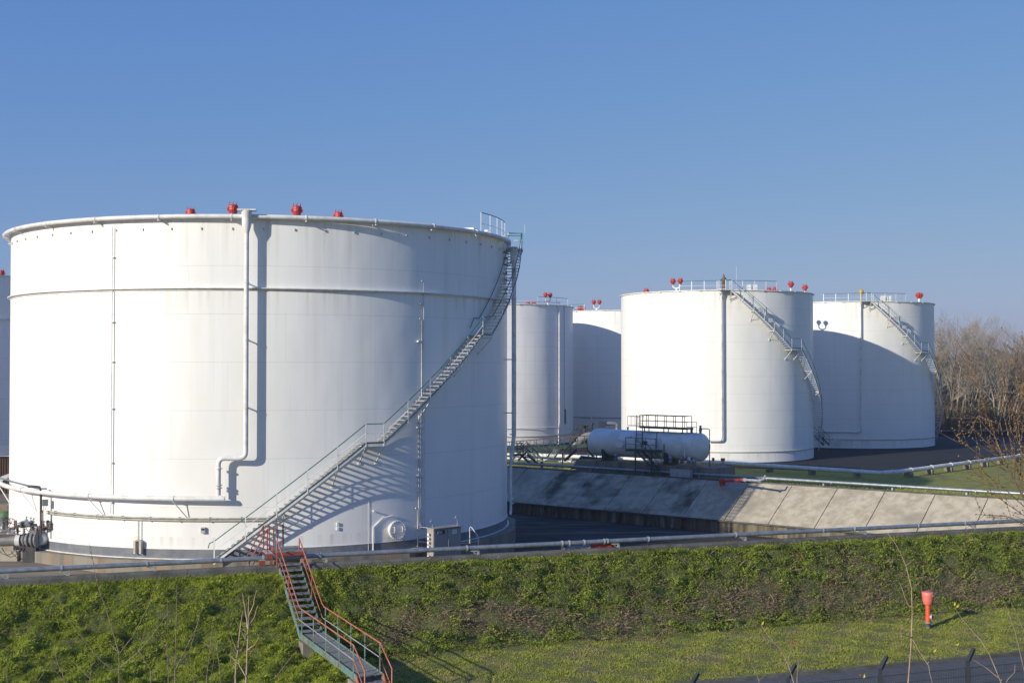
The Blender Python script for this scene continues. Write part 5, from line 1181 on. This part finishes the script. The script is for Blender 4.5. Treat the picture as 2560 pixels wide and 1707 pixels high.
ksap(10, 'thin straight whip left of the three armed sapling', [[(810, 1420), (815, 1250), (828, 1010)], [(812, 1250), (760, 1190), (640, 1080)]], 24, r=.008)
ksap(11, 'short crooked bare whip right of the three armed sapling', [[(1370, 1420), (1360, 1160), (1250, 990), (1240, 970)], [(1365, 1250), (1430, 1100), (1420, 1040)], [(1200, 1110), (1290, 900), (1330, 770)]], 24, r=.009)
ksap(12, 'short bare whip just left of the gangway pier', [[(1780, 1420), (1750, 1220), (1710, 1030)], [(1780, 1420), (1640, 1330), (1600, 1260), (1520, 1160)]], 24, r=.008)
ksap(13, 'thin pale whip under the gangway', [[(2400, 1420), (2480, 1250), (2580, 1120), (2690, 990)], [(2400, 1420), (2350, 1350), (2340, 1200), (2380, 1120)]], 23, r=.009)
k_r = 2.735
def cr_(x, y): return (1700+x/k_r, 1250+y/k_r)
GR = 'young bare saplings rising at the bottom right'
def rsap(i, label, lines, Y, **kw): shoot('sapling', label, 'sapling', [[cr_(*p) for p in l] for l in lines], Y, seed=30+i, group=GR, **kw)
rsap(1, 'tall wavy bare sapling left of the hydrant, longest of the bottom right', [[(1555, 1330), (1565, 1180), (1590, 850), (1585, 620), (1540, 430), (1490, 320), (1440, 250), (1415, 220)], [(1590, 950), (1640, 1040), (1700, 1130), (1730, 1280)], [(1590, 940), (1545, 925), (1515, 915)], [(1590, 730), (1560, 720), (1500, 560)], [(1545, 450), (1600, 400)], [(1690, 1120), (1740, 1060), (1760, 1020)], [(1600, 1000), (1650, 1120), (1670, 1130)]], 22, m='twigtan', r=.015, buds=4)
rsap(2, 'forked bare sapling with red hips and a yellow leaf right of the gangway', [[(800, 1330), (740, 1120), (680, 1010), (600, 920), (555, 850)], [(735, 1100), (760, 1010), (780, 960)], [(690, 1010), (560, 920), (480, 800)], [(800, 1250), (810, 1100), (780, 1040)]], 21, m='twigtan', r=.010)
rsap(3, 'arching bare sapling with yellow leaves to the right of the hydrant', [[(2225, 1330), (2170, 1170), (2080, 980), (2000, 900), (1920, 800), (1885, 740)], [(2200, 1230), (2100, 1150), (2010, 1090)], [(2230, 1240), (2290, 1170), (2290, 1120)]], 21, m='twigtan', r=.011)
rsap(4, 'upright bare sapling near the right end of the fence', [[(2390, 1330), (2330, 1060), (2280, 860), (2230, 720), (2195, 650)], [(2300, 1000), (2230, 960), (2170, 920)]], 21, m='twigred', r=.010, buds=3)
rsap(5, 'rightmost leaning bare sapling at the fence', [[(2480, 1250), (2390, 980), (2310, 800), (2250, 670)], [(2400, 1010), (2420, 900)]], 20, m='twigred', r=.010, buds=3)
rsap(6, 'low thin whip with red hips between the fence posts', [[(560, 1330), (530, 1200), (480, 1100), (460, 1000)], [(540, 1230), (600, 1180)], [(700, 1280), (640, 1150), (600, 1100)]], 21, m='twigred', r=.009)
for nm, pts_, m in (('rose_hip', [(563, 880), (780, 960), (765, 972), (480, 1100), (1235, 1195)], 'hip'), ('yellow_leaf', [(555, 850), (1885, 730), (1873, 722), (1730, 1035), (1885, 990), (1255, 1215)], 'yleaf')):
    for i, (x, y) in enumerate(pts_):
        px, py = cr_(x, y); c = W(px, py, 21.0); b = MB()
        if nm == 'rose_hip': b.lathe((0, 0, 0), [(.002, -.024), (.013, -.013), (.016, 0), (.011, .016), (.003, .022)], 7)
        else:
            a = rnd.uniform(-1.2, 1.2); ca, sa_ = math.cos(a), math.sin(a)
            b.add([(x_*ca-z_*sa_, y_, x_*sa_+z_*ca) for x_, y_, z_ in ((0, 0, 0), (.022, -.01, .03), (0, .012, .075), (-.022, -.008, .032))], [(0, 1, 2), (0, 2, 3)])
        best = min((o for o in COL.objects if o.name.startswith('sapling') and o.parent is None), key=lambda o: abs(o.location.x-c.x)+abs(o.location.y-c.y))
        b.build(nm, M[m], best, c-best.location)
# budding shrub at the right edge
shr = [[(2640, 1420), (2560, 1250), (2500, 1130), (2475, 1050), (2450, 980), (2420, 890)], [(2560, 1250), (2530, 1120), (2520, 1000), (2500, 930), (2485, 880)], [(2520, 1180), (2440, 1130), (2400, 1100), (2395, 1085)],
       [(2600, 1300), (2520, 1230), (2460, 1180), (2438, 1150)], [(2620, 1340), (2520, 1290), (2440, 1285)], [(2580, 1270), (2570, 1130), (2560, 1000), (2548, 930)], [(2530, 1180), (2500, 1060), (2445, 1040), (2430, 1070)],
       [(2600, 1260), (2545, 1180), (2490, 1140), (2470, 1100)], [(2640, 1240), (2600, 1100), (2575, 960), (2560, 860)], [(2660, 1300), (2590, 1200), (2545, 1100), (2530, 1020)], [(2660, 1200), (2600, 1060), (2550, 980), (2530, 900)], [(2650, 1380), (2590, 1310), (2520, 1260), (2475, 1230)], [(2600, 1290), (2560, 1200), (2545, 1060), (2560, 960)], [(2540, 1220), (2480, 1215), (2430, 1180)], [(2500, 1130), (2460, 1100), (2445, 1080)], [(2640, 1330), (2570, 1240), (2540, 1160), (2510, 1040), (2500, 990)]]
shoot('budding_shrub', 'brown budding shrub branches reaching in from the right edge before the trees', 'shrub', shr, 19, m='shrubred', r=.014, buds=20, seed=77, side=9, tip=.3)
# ------------------------------------------------------------------ air
hz = MB().prism([(-450, -60), (750, -60), (750, 1450), (-450, 1450)], -4, 60)
hm = bpy.data.materials.new('haze'); hm.use_nodes = True; t = hm.node_tree; t.nodes.remove(t.nodes['Principled BSDF'])
pv = t.nodes.new('ShaderNodeVolumePrincipled'); pv.inputs['Density'].default_value = .00022; pv.inputs['Color'].default_value = (.80, .88, 1, 1); pv.inputs['Anisotropy'].default_value = .2
t.links.new(pv.outputs[0], t.nodes['Material Output'].inputs['Volume']); tag(hz.build('haze', hm), kind='stuff')
